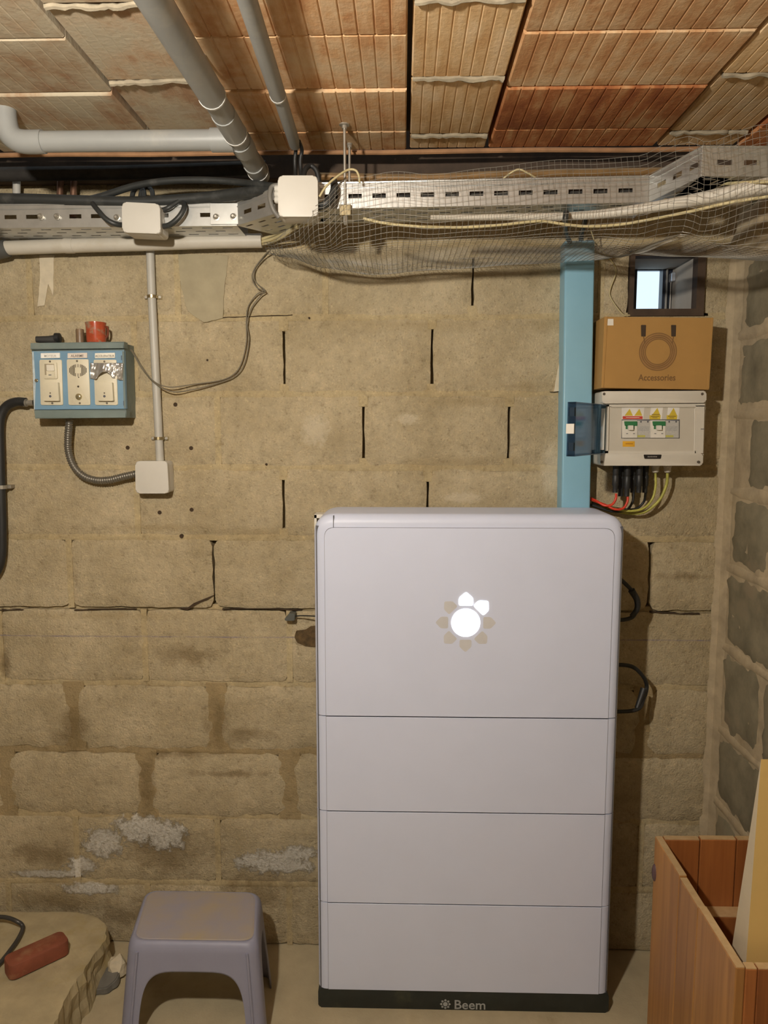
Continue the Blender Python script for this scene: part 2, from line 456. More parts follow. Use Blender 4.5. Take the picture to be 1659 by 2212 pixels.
# smooth grey render patch and torn paper strip on the upper left blocks
def blob_patch(pts, y, th, mat, name, jit=0.003, seed=1):
    P = pxpoly(pts, 0.0); out = []
    for i in range(len(P)):
        a, c = Vector(P[i]), Vector(P[(i+1) % len(P)])
        for t in range(5):
            q = a.lerp(c, t/5); k = Vector((q.x*60, q.y*60, seed))
            out.append((q.x + noise.noise(k)*jit, q.y + noise.noise(k+Vector((7, 3, 1)))*jit))
    bm = B(); prism(bm, out, y, 0.01, 0.0008, 1); return obj(name, bm, mat, wall_back)
blob_patch([(385, 550), (495, 552), (485, 620), (482, 688), (440, 697), (405, 672), (392, 620)], -0.0028, 0.004, m_patch, 'render_patch')
m_paper = M('torn_paper', (0.60, 0.52, 0.38), 0.9, var=0.12, vscale=30)
blob_patch([(86, 552), (117, 552), (116, 640), (105, 612), (97, 660), (82, 663), (88, 600)], -0.003, 0.004, m_paper, 'torn_paper_strip', 0.0015, 5)
blob_patch([(1212, 765), (1216, 790), (1208, 845), (1196, 846), (1204, 800)], -0.0026, 0.004, m_paper, 'plaster_scrape', 0.002, 9)
# drill holes in the blocks: dark plugs
m_hole = M('drill_hole', (0.05, 0.03, 0.015), 0.95)
for hx, hy in ((413, 968), (276, 967), (379, 874), (414, 1101), (448, 778), (575, 1003), (668, 687), (345, 1107), (392, 1158)):
    bm = B(); p = at(hx, hy); disc_y(bm, p.x, p.z, 0.0058 if hy > 860 and hx < 430 else 0.003, -0.0012, 0.02, 12); obj('drill_hole', bm, m_hole, wall_back)
# broken corner crack next to the open joint of the fifth course
bm = B(); pr = pxpoly([(461, 1286), (448, 1296), (432, 1302), (420, 1308), (405, 1318), (388, 1314), (405, 1313), (418, 1303), (435, 1296), (450, 1290)], 0)
prism(bm, pr, -0.0015, 0.01); obj('crack', bm, m_hole, wall_back)
# open cracks along bed joints
def crack(pts, w, seed):
    P = [at(x, y) for x, y in pts]; up_, dn_ = [], []
    for i in range(len(P)-1):
        for t in range(6):
            q = P[i].lerp(P[i+1], t/6); k = Vector((q.x*70, seed, 0)); d = w*(0.6+0.6*noise.noise(k)); zz = q.z + 0.0018*noise.noise(k*1.3+Vector((0, 0, 5)))
            up_.append((q.x, zz+d)); dn_.append((q.x, zz-d))
    bm = B(); prism(bm, up_ + dn_[::-1], -0.0012, 0.01); return obj('crack', bm, m_hole, wall_back)
crack([(480, 686), (560, 683), (646, 680)], 0.0017, 1); crack([(1188, 847), (1216, 846)], 0.0016, 2); crack([(1405, 1322), (1470, 1326), (1520, 1326)], 0.0022, 3); crack([(0, 1318), (60, 1317)], 0.0014, 4); crack([(160, 1318), (260, 1316), (300, 1316)], 0.0012, 6); crack([(480, 1316), (560, 1315), (670, 1319)], 0.0011, 7)
# hole knocked into the wall beside the battery
bm = B(); pr = round_poly(pxpoly([(640, 1362), (660, 1360), (672, 1352), (700, 1350), (700, 1400), (660, 1396), (642, 1388), (636, 1376)], 0), 0.004)
prism(bm, pr, -0.0012, 0.01); obj('wall_hole', bm, M('hole_earth', (0.10, 0.062, 0.025), 0.95, var=0.5, vscale=60, bump=0.8), wall_back)

# ------------------------------------------------------------------ right wall
b = B(); box(b, RIGHT+CORE, RIGHT+0.2, BACK, 0.035, -0.1, CEIL+0.3)
wall_right = tag(obj('wall_right', b, m_rmortar), kind='structure')
bm = B(); box(bm, RIGHT+0.0035, RIGHT+CORE+0.002, -2.45, 0.03, 0.0, CEIL+0.02); obj('mortar_fill', bm, m_rmortar, wall_right)
zr = [WALLTOP+0.02] + [at(1566, y).z for y in (560, 728, 895, 1058, 1222, 1392, 1565, 1718, 1870)] + [0.16, 0.0]
first = [0.05, 0.045, 0.035, 0.115, 0.04, 0.03, 0.035, 0.035, 0.03, 0.05, 0.04]
for k in range(11):
    z1, z0 = zr[k] - 0.012, zr[k+1] + 0.012
    y = -first[k]; n = 0
    while y > -2.4:
        L = 0.40 if (n or k % 2) else 0.205 + 0.05*rnd.random()
        block(y-L, y, z0, z1, rnd.random()*60, m_rblock, wall_right, edge=0.008, rough=0.004, plane='right')
        y -= L + 0.024; n += 1
# mortar fillets of the right wall, a little proud
for k in range(1, 11):
    bm = B(); n = 60; rows = [[], [], [], []]
    for i in range(n+1):
        y = 0.0 - 2.4*i/n; w = 0.016 + 0.009*noise.noise(Vector((y*14, k*3.1, 0)))
        zz = zr[k] + 0.006*noise.noise(Vector((y*8, k*2.1, 5)))
        for r, (dz, dx) in enumerate(((-w, 0.005), (-w*0.5, 0.0), (w*0.5, 0.0), (w, 0.005))):
            rows[r].append(bm.verts.new((RIGHT + dx + 0.002*noise.noise(Vector((y*50, dz*90, k))), y, zz+dz)))
    for r in range(3):
        for i in range(n): bm.faces.new((rows[r][i], rows[r][i+1], rows[r+1][i+1], rows[r+1][i]))
    bk = [[bm.verts.new((RIGHT+0.034, v.co.y, v.co.z)) for v in rows[q]] for q in (0, 3)]
    for i in range(n):
        bm.faces.new((rows[0][i], bk[0][i], bk[0][i+1], rows[0][i+1])); bm.faces.new((rows[3][i], rows[3][i+1], bk[1][i+1], bk[1][i]))
    obj('mortar_bed', bm, m_rmortar, wall_right, smooth=True)
bm = B(); n = 60; rows = [[], [], []]
for i in range(n+1):        # mortar run up the corner
    z = 2.2*i/n; k = Vector((z*13, 2, 7)); w = 0.034 + 0.012*noise.noise(k)
    rows[0].append(bm.verts.new((RIGHT - w*0.7, 0.002, z))); rows[1].append(bm.verts.new((RIGHT-0.006+0.003*noise.noise(k*2), -0.006, z))); rows[2].append(bm.verts.new((RIGHT+0.003, -w*1.1, z)))
for r in range(2):
    for i in range(n): bm.faces.new((rows[r][i], rows[r][i+1], rows[r+1][i+1], rows[r+1][i]))
obj('corner_mortar', bm, m_rmortar, wall_right, smooth=True)
# lump of rough mortar high in the corner
bm = B(); bmesh.ops.create_icosphere(bm, subdivisions=3, radius=1.0)
for v in bm.verts:
    c = v.co.copy(); s = 1 + 0.3*noise.noise(c*2.2)
    v.co = Vector((RIGHT + 0.02 + c.x*0.07*s, -0.14 + c.y*0.14*s, at(1620, 520).z + c.z*0.08*s))
obj('mortar_lump', bm, m_rmortar, wall_right, smooth=True)

# ------------------------------------------------------------------ dark wall plate between wall top and ceiling
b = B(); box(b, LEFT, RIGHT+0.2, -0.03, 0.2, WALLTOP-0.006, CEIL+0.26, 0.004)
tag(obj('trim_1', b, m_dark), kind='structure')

# ------------------------------------------------------------------ ceiling: concrete slab, clay blocks and clay faced joists one by one
def clay(name, cols, grey=None, gl=0.5, gh=0.7):
    m, nt, p = _nt(name); pos = _pos(nt)
    oi = nt.nodes.new('ShaderNodeObjectInfo')
    off = nt.nodes.new('ShaderNodeVectorMath'); off.operation = 'ADD'
    nt.links.new(pos, off.inputs[0])
    cmb = nt.nodes.new('ShaderNodeCombineXYZ'); nt.links.new(_math(nt, 'MULTIPLY', oi.outputs['Random'], 17.0), cmb.inputs[1]); nt.links.new(cmb.outputs[0], off.inputs[1])
    st = _scalevec(nt, off.outputs[0], (38, 7, 1))       # streaks along the ribs
    n1 = _noise(nt, st, 1.0, 6, 0.6); n2 = _noise(nt, off.outputs[0], 7, 7, 0.65); n3 = _noise(nt, pos, 90, 4)
    c = _ramp(nt, _math(nt, 'ADD', _math(nt, 'MULTIPLY', n1, 0.55), _math(nt, 'MULTIPLY', n2, 0.45)), [(0.40, cols[0]), (0.5, cols[1]), (0.60, cols[2])])
    c = _mix(nt, 1.0, c, _ramp(nt, oi.outputs['Random'], [(0, (0.80, 0.76, 0.72)), (1, (1.12, 1.12, 1.12))]), 'MULTIPLY')
    if grey: c = _mix(nt, _range(nt, n2, gl, gh), c, grey)
    nt.links.new(c, p.inputs['Base Color']); p.inputs['Roughness'].default_value = 0.85; p.inputs['Specular IOR Level'].default_value = 0.3
    _bump(nt, p, _math(nt, 'ADD', n3, n1), 0.35, 0.003); MATS[name] = m; return m
m_clay = clay('clay_block', [(0.56, 0.29, 0.13), (0.68, 0.42, 0.22), (0.78, 0.56, 0.34)], (0.70, 0.53, 0.34), 0.48, 0.72)
m_clayred = clay('clay_block_red', [(0.36, 0.12, 0.045), (0.52, 0.21, 0.08), (0.68, 0.40, 0.20)])
m_joist = clay('clay_joist', [(0.62, 0.38, 0.18), (0.72, 0.50, 0.27), (0.80, 0.60, 0.38)], (0.68, 0.55, 0.36), 0.55, 0.8)
m_claygrey = clay('clay_smeared', [(0.44, 0.28, 0.17), (0.52, 0.39, 0.26), (0.56, 0.46, 0.33)], (0.52, 0.45, 0.33), 0.42, 0.62)
m_cmortar = M('ceiling_mortar', (0.33, 0.28, 0.20), 0.95, var=0.25, vscale=30, bump=0.8, bscale=60)
EDGE_Y = -0.145
b = B(); box(b, LEFT, RIGHT+0.2, BACK, EDGE_Y, CEIL+0.045, CEIL+0.26); box(b, LEFT, RIGHT+0.2, BACK, -1.75, CEIL+0.002, CEIL+0.045)
ceiling = tag(obj('ceiling', b, m_plain), kind='structure')
def ribbed(x0, x1, y0, y1, ribs, gd, mat, name, dz=0.0, tilt=0.0, bulge=0.0, gw=0.0022):
    """clay block underside: ribs along y parted by narrow grooves, ends a little rounded"""
    prof = [(x0, 0.03), (x0, 0.004), (x0+0.003, 0.0)]
    p = (x1-x0)/ribs
    for i in range(1, ribs):
        x = x0 + p*i + rnd.uniform(-1, 1)*p*0.05
        prof += [(x-gw, 0.0), (x-gw*0.3, gd), (x+gw*0.3, gd), (x+gw, 0.0)]
    prof += [(x1-0.003, 0.0), (x1, 0.004), (x1, 0.03)]
    bm = B(); R = []
    ys = [(y0, 0.028), (y0, 0.003), (y0+0.002, 0.0005), (y0+0.02, 0.0), ((y0+y1)/2, -bulge), (y1-0.02, 0.0), (y1-0.002, 0.0005), (y1, 0.003), (y1, 0.028)]
    for y, e in ys:
        t = (y-y0)/(y1-y0)-0.5
        R.append([bm.verts.new((x, y, CEIL + dz + tilt*t + max(z, e) if z < 0.02 else CEIL+0.044)) for x, z in prof])
    for j in range(len(R)-1):
        for i in range(len(prof)-1): bm.faces.new((R[j][i], R[j][i+1], R[j+1][i+1], R[j+1][i]))
    return obj(name, bm, mat, ceiling)
SX = [0.012 + 0.61*k for k in range(-4, 2)]         # joists every 0.61 m, 0.19 m wide, clay blocks between
for sx in SX:
    j0, j1 = sx, sx + 0.192
    grey = sx < -0.3
    y = EDGE_Y; n = 0
    y = EDGE_Y + 0.0
    lens = [0.09, 0.285, 0.27, 0.28, 0.28, 0.28, 0.28]
    for L in (lens if j0 > LEFT else []):              # joist tiles with rough mortar between them
        if y - L < -1.78: break
        ribbed(j0+0.003, j1-0.003, y-L+0.010, y-0.002, 8, 0.0016 if not grey else 0.0005, m_claygrey if grey else m_joist, 'joist_tile', dz=0.004+rnd.uniform(-1, 1)*0.001)
        bm = B(); pts = []
        for i in range(13):
            x = j0 + 0.006 + (j1-j0-0.012)*i/12
            pts.append((x, y-L+0.004+rnd.uniform(-1, 1)*0.004, CEIL+0.003 + rnd.uniform(-1, 1)*0.002))
        tube(bm, pts, lambda t: 0.0042+0.006*abs(noise.noise(Vector((t*9, sx*7, L*30)))), 7, 2)
        obj('joist_mortar', bm, m_cmortar, ceiling, smooth=True)
        y -= L
    y = EDGE_Y; b0, b1 = j1 + 0.006, j1 + 0.418 - 0.006
    if b1 > RIGHT - 0.005: b1 = RIGHT - 0.01
    for n, L in enumerate([0.118, 0.2125, 0.2125, 0.2125, 0.2125, 0.2125, 0.2125, 0.2125]):
        if y - L < -1.78 or b1 - b0 < 0.03: break
        gr = b1 < -0.5
        mt = m_claygrey if gr else (m_clayred if (sx > 0 and n < 2) else m_clay)
        ribbed(b0, b1, y-L+0.0015, y-0.0015, max(2, round((b1-b0)/0.029)), 0.0022 if not gr else 0.0007, mt, 'clay_block', dz=rnd.uniform(-1, 1)*0.0022, tilt=0.0018+rnd.uniform(-1, 1)*0.0016)
        y -= L
# clay edge strip along the end of the ceiling
bm = B(); tube(bm, [(LEFT+0.05+i*0.2, EDGE_Y+0.004, CEIL-0.002+0.0015*math.sin(i*2.1)) for i in range(16) if LEFT+0.05+i*0.2 < RIGHT], 0.006, 8, 2)
obj('clay_edge_strip', bm, M('clay_strip', (0.36, 0.19, 0.09), 0.8, var=0.25), ceiling, smooth=True)

# ------------------------------------------------------------------ window high on the right
win = tag(_o('window_1', None, None, ((WX0+WX1)/2, 0.1, WZ0)), kind='structure')
def ring(bm, outer, inner, y0, y1):
    """frame with straight edges between two rectangles (x0,z0,x1,z1)"""
    a, c = outer, inner
    box(bm, a[0], c[0], y0, y1, a[1], a[3]); box(bm, c[2], a[2], y0, y1, a[1], a[3])
    box(bm, c[0], c[2], y0, y1, a[1], c[1]); box(bm, c[0], c[2], y0, y1, c[3], a[3]); return bm
ix0, iz0 = xz(1367, 668); ix1, iz1 = xz(1507, 553)
bm = B(); ring(bm, (WX0, WZ0, WX1, WZ1), (ix0, iz0, ix1, iz1), -0.006, 0.03); obj('window_surround', bm, m_dark, win)
bm = B(); ring(bm, (WX0, WZ0, WX1, WZ1), (ix0-0.004, iz0-0.002, ix1, iz1+0.004), 0.03, 0.2); obj('window_reveal', bm, m_reveal, win)
m_navy = M('window_frame_dark', (0.012, 0.018, 0.035), 0.4)
YB = 0.185
gx0, gz0 = xz(1374, 667, YB); gx1, gz1 = xz(1433, 571, YB)
bm = B(); ring(bm, (ix0-0.004, iz0-0.002, ix1, iz1+0.004), (gx0, gz0, gx1, gz1), YB, YB+0.03); obj('window_frame', bm, m_navy, win)
m_alu = M('window_metal', (0.45, 0.42, 0.38), 0.4, 0.3)
sx0, sz0 = xz(1439, 667, YB-0.012); sx1, sz1 = xz(1444, 563, YB-0.012)
bm = B(); box(bm, sx0, sx1, YB-0.012, YB, sz0, sz1, 0.001); box(bm, sx0+0.012, sx1+0.014, YB-0.006, YB, sz0, sz1-0.06, 0.001); obj('window_bar', bm, m_alu, win)
bm = B(); hx, hz = xz(1456, 597, YB-0.03); box(bm, hx-0.006, hx+0.006, YB-0.03, YB, hz-0.013, hz+0.013, 0.004, 3); obj('window_handle', bm, M('chrome', (0.75, 0.8, 0.9), 0.2, 0.6), win)
bm = B(); tx0, tz0 = xz(1374, 565, YB-0.004); tx1, tz1 = xz(1438, 561, YB-0.004); box(bm, tx0, tx1, YB-0.004, YB, tz0, tz1); obj('window_rail', bm, m_alu, win)
bm = B(); box(bm, gx0-0.002, gx1+0.002, YB+0.012, YB+0.016, gz0-0.002, gz1+0.002); obj('pane', bm, clear('window_glass', (0.93, 0.97, 1.0), 0.1), win)

# ------------------------------------------------------------------ the bare bulb
lamp = thing('ceiling_lamp', 'bare light bulb hanging in a black holder under the clay ceiling', 'lamp', (LAMP_POS.x, LAMP_POS.y, LAMP_POS.z-0.03))
bm = B(); bmesh.ops.create_icosphere(bm, subdivisions=2, radius=0.03); bmesh.ops.translate(bm, verts=bm.verts[:], vec=LAMP_POS)
obj('bulb', bm, emit('bulb_glow', LAMP_COLOR[:3], LAMP_STRENGTH), lamp, smooth=True)
bm = B(); lathe(bm, [(0.012, 0.031), (0.018, 0.034), (0.02, 0.06), (0.012, 0.075), (0.003, 0.08), (0.003, CEIL-LAMP_POS.z+0.01)], LAMP_POS, 'Z', 16)
obj('lamp_holder', bm, m_black, lamp, smooth=True)

# ------------------------------------------------------------------ home battery cabinet
m_bat = M('battery_shell', (0.615, 0.655, 0.81), 0.42, var=0.02, vscale=8, spec=0.4)
m_batp = M('battery_panel', (0.62, 0.66, 0.815), 0.45, var=0.02, vscale=6, spec=0.4)
m_seam = M('battery_seam', (0.10, 0.10, 0.115), 0.7)
m_base = M('battery_plinth', (0.020, 0.024, 0.021), 0.45, var=0.2, dirt=(0.06, 0.06, 0.035), dscale=14, dlo=0.6, dhi=0.8)
YF = -0.24; YBK = -0.064
bx0 = (at(674, 1250, YF).x + at(690, 2140, YF).x)/2; bx1 = (at(1348, 1250, YF).x + at(1318, 2140, YF).x)/2
bz = [at(1000, y, YF).z for y in (2143, 1955, 1756, 1550)]; btop = at(1000, 1106, YF+0.06).z
bat = thing('battery_cabinet', 'tall pale lavender home battery cabinet with glowing sun emblem on concrete floor', 'battery', ((bx0+bx1)/2, (YF+YBK)/2, 0.0))
bm = B(); prism(bm, round_poly([(bx0, 0.0), (bx1, 0.0), (bx1, bz[0]-0.001), (bx0, bz[0]-0.001)], 0.008), YF+0.003, YBK, 0.004); base = obj('plinth', bm, m_base, bat, smooth=True)
bm = B(); box(bm, bx0+0.006, bx1-0.006, YF+0.008, YBK-0.002, bz[0]-0.002, btop-0.03); obj('core', bm, m_seam, bat)
INS = 0.0285
def module(z0, z1, name, topr=0.0):
    bm = B(); R = 0.024; loops = []
    for d, y in [(R*(1-math.sin(t*math.pi/12)), YF + 0.0025 + R*(1-math.cos(t*math.pi/12))) for t in range(7)] + [(0.0, YBK)]:
        tt = d if topr else 0.0
        poly = round_poly([(bx0+d, z0), (bx1-d, z0), (bx1-d, z1-tt), (bx0+d, z1-tt)], [0.0, 0.0, max(topr-d, 0.0), max(topr-d, 0.0)], 10)
        loops.append([bm.verts.new((p[0], y, p[1])) for p in poly])
    n = len(loops[0]); bm.faces.new(loops[0]); bm.faces.new(loops[-1][::-1])
    for q in range(len(loops)-1):
        for i in range(n): bm.faces.new((loops[q][i], loops[q+1][i], loops[q+1][(i+1) % n], loops[q][(i+1) % n]))
    mod = obj(name, bm, m_bat, bat, smooth=True, angle=35)
    ztop = z1 - (0.034 if topr else 0.0)
    pp = round_poly([(bx0+INS, z0), (bx1-INS, z0), (bx1-INS, ztop), (bx0+INS, ztop)], [0, 0, 0.026 if topr else 0, 0.026 if topr else 0], 6)
    bm = B(); prism(bm, [( (bx0+bx1)/2 + (p[0]-(bx0+bx1)/2)*1.0022, p[1] + (0.0009 if topr and p[1] > z1-0.09 else 0)) for p in pp], YF+0.00225, YF+0.006); obj('panel_gap', bm, m_seam, mod)
    bm = B(); prism(bm, pp, YF, YF+0.006, 0.0006, 1); obj('front_panel', bm, m_batp, mod)
    return mod
GAPZ = 0.0014
module(bz[0]+0.0005, bz[1]-GAPZ, 'battery_module'); module(bz[1]+GAPZ, bz[2]-GAPZ, 'battery_module'); module(bz[2]+GAPZ, bz[3]-GAPZ, 'battery_module')
head = module(bz[3]+GAPZ, btop, 'inverter_module', 0.055)
bm = B(); sxx = at(720, 1120, YF).x; box(bm, sxx-0.0008, sxx+0.0008, YF+0.0015, YF+0.05, btop-0.034, btop-0.004); obj('cover_seam', bm, m_seam, head)
# sun emblem: eight petals round a disc, top and upper right lit
m_lit = emit('emblem_lit', (0.93, 0.97, 1.0), 3.2)
m_unlit = M('emblem_unlit', (0.56, 0.55, 0.555), 0.5, var=0.05)
lc = at(1006, 1345, YF); S = (at(1106, 1345, YF).x - lc.x)/100.0
bm = B(); disc_y(bm, lc.x, lc.z, 31*S, YF-0.0012, YF+0.002, 40, 0.0005); obj('emblem_disc', bm, m_lit, head)
def petal(a, mat, s=1.0, c=lc, S=S, y=YF, name='emblem_petal', parent=head, d=0.0012):
    pts = [(-13*s, 38), (13*s, 38), (13*s, 52+2*s), (0, 66 if s == 1 else 68), (-13*s, 52+2*s)]
    P = []
    for u, v in pts:
        P.append((c.x + S*(u*math.cos(a) + v*math.sin(a)), c.z + S*(-u*math.sin(a) + v*math.cos(a))))
    bm = B(); prism(bm, round_poly(P, 4*S, 3), y-d, y+0.002); return obj(name, bm, mat, parent)
for k in range(8): petal(k*math.pi/4, m_lit if k < 2 else m_unlit, 1.18 if k < 2 else 1.0, d=0.0012 if k < 2 else 0.0004)
# maker's name on the plinth
m_name = M('plinth_print', (0.36, 0.37, 0.36), 0.6)
yb = YF + 0.003
c2 = at(962, 2169, yb); S2 = S*0.205*0.94
bm = B(); disc_y(bm, c2.x, c2.z, 28*S2, yb-0.0004, yb+0.001, 20); obj('printed_sun', bm, m_name, base)
for k in range(8): petal(k*math.pi/4, m_name, 1.0, c2, S2, yb, 'printed_petal', base, 0.0004)
tl = at(980, 2179, yb); tr = at(1054, 2179, yb)
text_mesh('Beem', 0.0372, (tl.x, yb-0.0003, tl.z), m_name, 'printed_name', base, 'LEFT', 0.0002, 0.0004, 1.02)
# side bits: bracket behind the top corner, cable plugs on both sides
m_white = M('white_plastic', (0.74, 0.70, 0.62), 0.45, var=0.04)
bm = B(); box(bm, at(679, 1112, -0.05).x, at(720, 1112, -0.05).x, -0.052, 0.0, at(690, 1119, -0.05).z, at(690, 1111, -0.05).z)
box(bm, at(679, 1112, -0.05).x, at(684, 1112, -0.05).x, -0.052, 0.0, at(690, 1150, -0.05).z, at(690, 1112, -0.05).z); tag(obj('wall_bracket', bm, m_white), 'small white bracket peeking out behind the top left corner of the battery', 'bracket')

def cable(name, pts, r, mat, label, cat='cable', group=None, n=8, sub=8):
    bm = B(); tube(bm, pts, r, n, sub); return tag(obj(name, bm, mat, None, smooth=True, angle=80), label, cat, group)
ac = thing('antenna_plug', 'small grey plug on a thin black lead left of the battery cabinet', 'plug', at(640, 1335, -0.02))
bm = B(); pr = pxpoly([(614, 1338), (622, 1330), (624, 1325), (637, 1326), (636, 1341), (617, 1341)], -0.03); prism(bm, round_poly(pr, 0.002), -0.03, -0.002, 0.002); obj('plug_body', bm, M('plug_grey', (0.09, 0.095, 0.085), 0.5), ac)
bm = B(); tube(bm, tpx([(636, 1331, .02), (655, 1330, .03), (680, 1331, .05), (705, 1332, .07)]), 0.002, 6); obj('plug_lead', bm, m_black, ac)
def plug_cable(pts, body, label):
    t = thing('power_cable', label, 'cable', at(pts[1][0], pts[1][1], -pts[1][2]), 'black cables beside the battery')
    bm = B(); tube(bm, tpx(pts), 0.0055, 8, 8); obj('lead', bm, m_black, t, smooth=True)
    bm = B(); tube(bm, tpx(body), lambda q: 0.0095 - 0.003*q, 10, 4); obj('plug', bm, m_black, t, smooth=True)
plug_cable([(1295, 1215, .11), (1352, 1262, .11), (1376, 1295, .10), (1372, 1325, .10), (1352, 1338, .10), (1295, 1340, .10)], [(1364, 1275, .11), (1376, 1296, .105), (1376, 1316, .10), (1364, 1332, .10)], 'black plug cable looping out of the upper right side of the battery')
plug_cable([(1295, 1436, .10), (1358, 1438, .10), (1384, 1455, .09), (1397, 1480, .07), (1390, 1510, .08), (1372, 1534, .10), (1295, 1538, .10)], [(1391, 1488, .075), (1384, 1508, .085), (1376, 1530, .095)], 'black plug cable looping out low on the right side of the battery')

# ------------------------------------------------------------------ blue cable duct
m_blue = M('blue_paint', (0.235, 0.45, 0.58), 0.38, var=0.03, vscale=10, spec=0.5)
bm = B(); e = 0.06
tp = pxpoly([(1221, 520), (1286, 518), (1277, 1105), (1213, 1105)], -e)
dx = (tp[3][0]-tp[0][0])/(tp[3][1]-tp[0][1])
zb = 0.85
poly = [tp[0], tp[1], (tp[1][0]+dx*(zb-tp[1][1]), zb), (tp[0][0]+dx*(zb-tp[0][1]), zb)]
prism(bm, poly, -e, 0.002, 0.006, 4)
duct = tag(obj('cable_duct', bm, m_blue, None, smooth=True, angle=30), 'sky blue square cable duct standing on the wall behind the battery', 'duct')

# ------------------------------------------------------------------ cardboard box
e = 0.114
cb = thing('cardboard_box', 'brown cardboard box printed with a coiled cable, resting on the white breaker box', 'box', at(1418, 842, -e/2))
m_card = M('cardboard', (0.40, 0.225, 0.072), 0.8, var=0.06, vscale=9, spec=0.2)
m_ink = M('box_print', (0.17, 0.088, 0.03), 0.85); m_inkd = M('box_print_dark', (0.05, 0.03, 0.016), 0.85)
fp = pxpoly([(1306, 684), (1541, 686), (1531, 842), (1299, 838)], -e)
bm = B(); prism(bm, fp, -e, -0.002, 0.0015, 2); obj('carton', bm, m_card, cb)
bm = B(); fl_ = pxpoly([(1309, 684), (1313, 684), (1304, 838), (1301, 838)], -e); prism(bm, fl_, -e-0.0012, -e+0.002, 0.0005, 1); obj('folded_edge', bm, m_card, cb)
bm = B(); fl_ = pxpoly([(1537, 687), (1541, 687), (1532, 840), (1527, 840)], -e); prism(bm, fl_, -e-0.001, -e+0.002, 0.0005, 1); obj('folded_edge', bm, m_card, cb)
def annulus(bm, cx, cz, r0, r1, y, n=48, y1=None):
    A = [bm.verts.new((cx+r0*math.cos(2*math.pi*k/n), y, cz+r0*math.sin(2*math.pi*k/n))) for k in range(n)]
    C = [bm.verts.new((cx+r1*math.cos(2*math.pi*k/n), y, cz+r1*math.sin(2*math.pi*k/n))) for k in range(n)]
    for k in range(n): bm.faces.new((A[k], A[(k+1) % n], C[(k+1) % n], C[k]))
cc = at(1421, 760, -e); U = (at(1521, 760, -e).x-cc.x)/100
m_inkl = M('box_print_light', (0.30, 0.16, 0.055), 0.85)
bm = B(); annulus(bm, cc.x, cc.z, 27.5*U, 40.5*U, -e-0.0004); obj('printed_coil', bm, m_inkl, cb)
for r in (27, 31, 35, 40):
    bm = B(); annulus(bm, cc.x, cc.z, (r-0.55)*U, (r+0.75)*U, -e-0.0007); obj('printed_coil_line', bm, m_ink, cb)
for px in (1390, 1455):
    bm = B(); q = pxpoly([(px-5.5, 702), (px+5.5, 702), (px+4.5, 727), (px-5, 727)], -e); prism(bm, round_poly(q, 0.002), -e-0.0006, -e+0.001); obj('printed_plug', bm, m_inkd, cb)
    bm = B(); q = pxpoly([(px-1, 726), (px+1, 726), (px+1+(3 if px < 1400 else -3), 742), (px-1+(3 if px < 1400 else -3), 742)], -e); prism(bm, q, -e-0.0005, -e+0.001); obj('printed_lead', bm, m_ink, cb)
tp_ = at(1419, 822, -e); text_mesh('Accessories', 15.0*U*1.3, (tp_.x, -e-0.0003, tp_.z), m_ink, 'printed_word', cb, 'CENTER', 0.0002, 0.0003, 0.86)
bm = B(); q = pxpoly([(1312, 689), (1325, 689), (1325, 703), (1312, 703)], -e); prism(bm, q, -e-0.0005, -e+0.001); obj('white_sticker', bm, m_white, cb)

# ------------------------------------------------------------------ solar breaker box
e = 0.112; Y = -e
eb = thing('breaker_box', 'white breaker enclosure with open smoky clear door under the cardboard box', 'breaker box', at(1405, 1000, -e/2))
m_enc = M('enclosure_plastic', (0.60, 0.555, 0.475), 0.45, var=0.03)
m_encd = M('enclosure_inner', (0.53, 0.485, 0.405), 0.5, var=0.03)
bm = B(); prism_px(bm, [(1300, 845), (1526, 845), (1519, 1006), (1296, 1006)], Y+0.012, 0.0, 0.009, 0.004); obj('enclosure_body', bm, m_enc, eb, smooth=True)
bm = B(); prism_px(bm, [(1300, 845), (1526, 844), (1526, 870), (1301, 872)], Y-0.004, Y+0.02, 0.007, 0.003); top_cover = obj('top_cover', bm, m_enc, eb, smooth=True)
bm = B(); prism_px(bm, [(1297, 980), (1519, 979), (1518, 1006), (1297, 1006)], Y-0.002, Y+0.02, 0.007, 0.003); bot_cover = obj('bottom_cover', bm, m_enc, eb, smooth=True)
for px, py, par in ((1305, 851, top_cover), (1517, 851, top_cover), (1300, 998, bot_cover), (1509, 998, bot_cover)):
    bm = B(); p = at(px, py, Y-0.004); disc_y(bm, p.x, p.z, 0.0036, Y-0.0048, Y, 12); obj('cover_screw', bm, M('screw_dark', (0.14, 0.12, 0.10), 0.4, 0.5), par)
# front frame with raised rim, recessed inner plate
bm = B()
for q in ([(1308, 873), (1523, 872), (1522, 878), (1308, 878)], [(1503, 876), (1522, 876), (1519, 979), (1501, 979)], [(1306, 974), (1503, 974), (1503, 980), (1306, 980)], [(1304, 874), (1316, 874), (1314, 979), (1303, 979)]):
    prism_px(bm, q, Y+0.004, Y+0.02)
obj('front_frame', bm, m_enc, eb)
bm = B(); prism_px(bm, [(1314, 877), (1503, 877), (1501, 975), (1312, 975)], Y+0.0085, Y+0.02); plate = obj('inner_plate', bm, m_encd, eb)
bm = B()
rim = [(1320, 879), (1499, 879), (1501, 884), (1500, 970), (1496, 974)]
tube(bm, [at(x, y, Y+0.006) for x, y in rim], 0.0017, 6, 3); obj('plate_rim', bm, m_enc, eb, smooth=True)
bm = B(); prism_px(bm, [(1514, 926), (1521, 926), (1521, 927.6), (1514, 927.6)], Y+0.003, Y+0.01); obj('hinge_mark', bm, m_seam, eb)
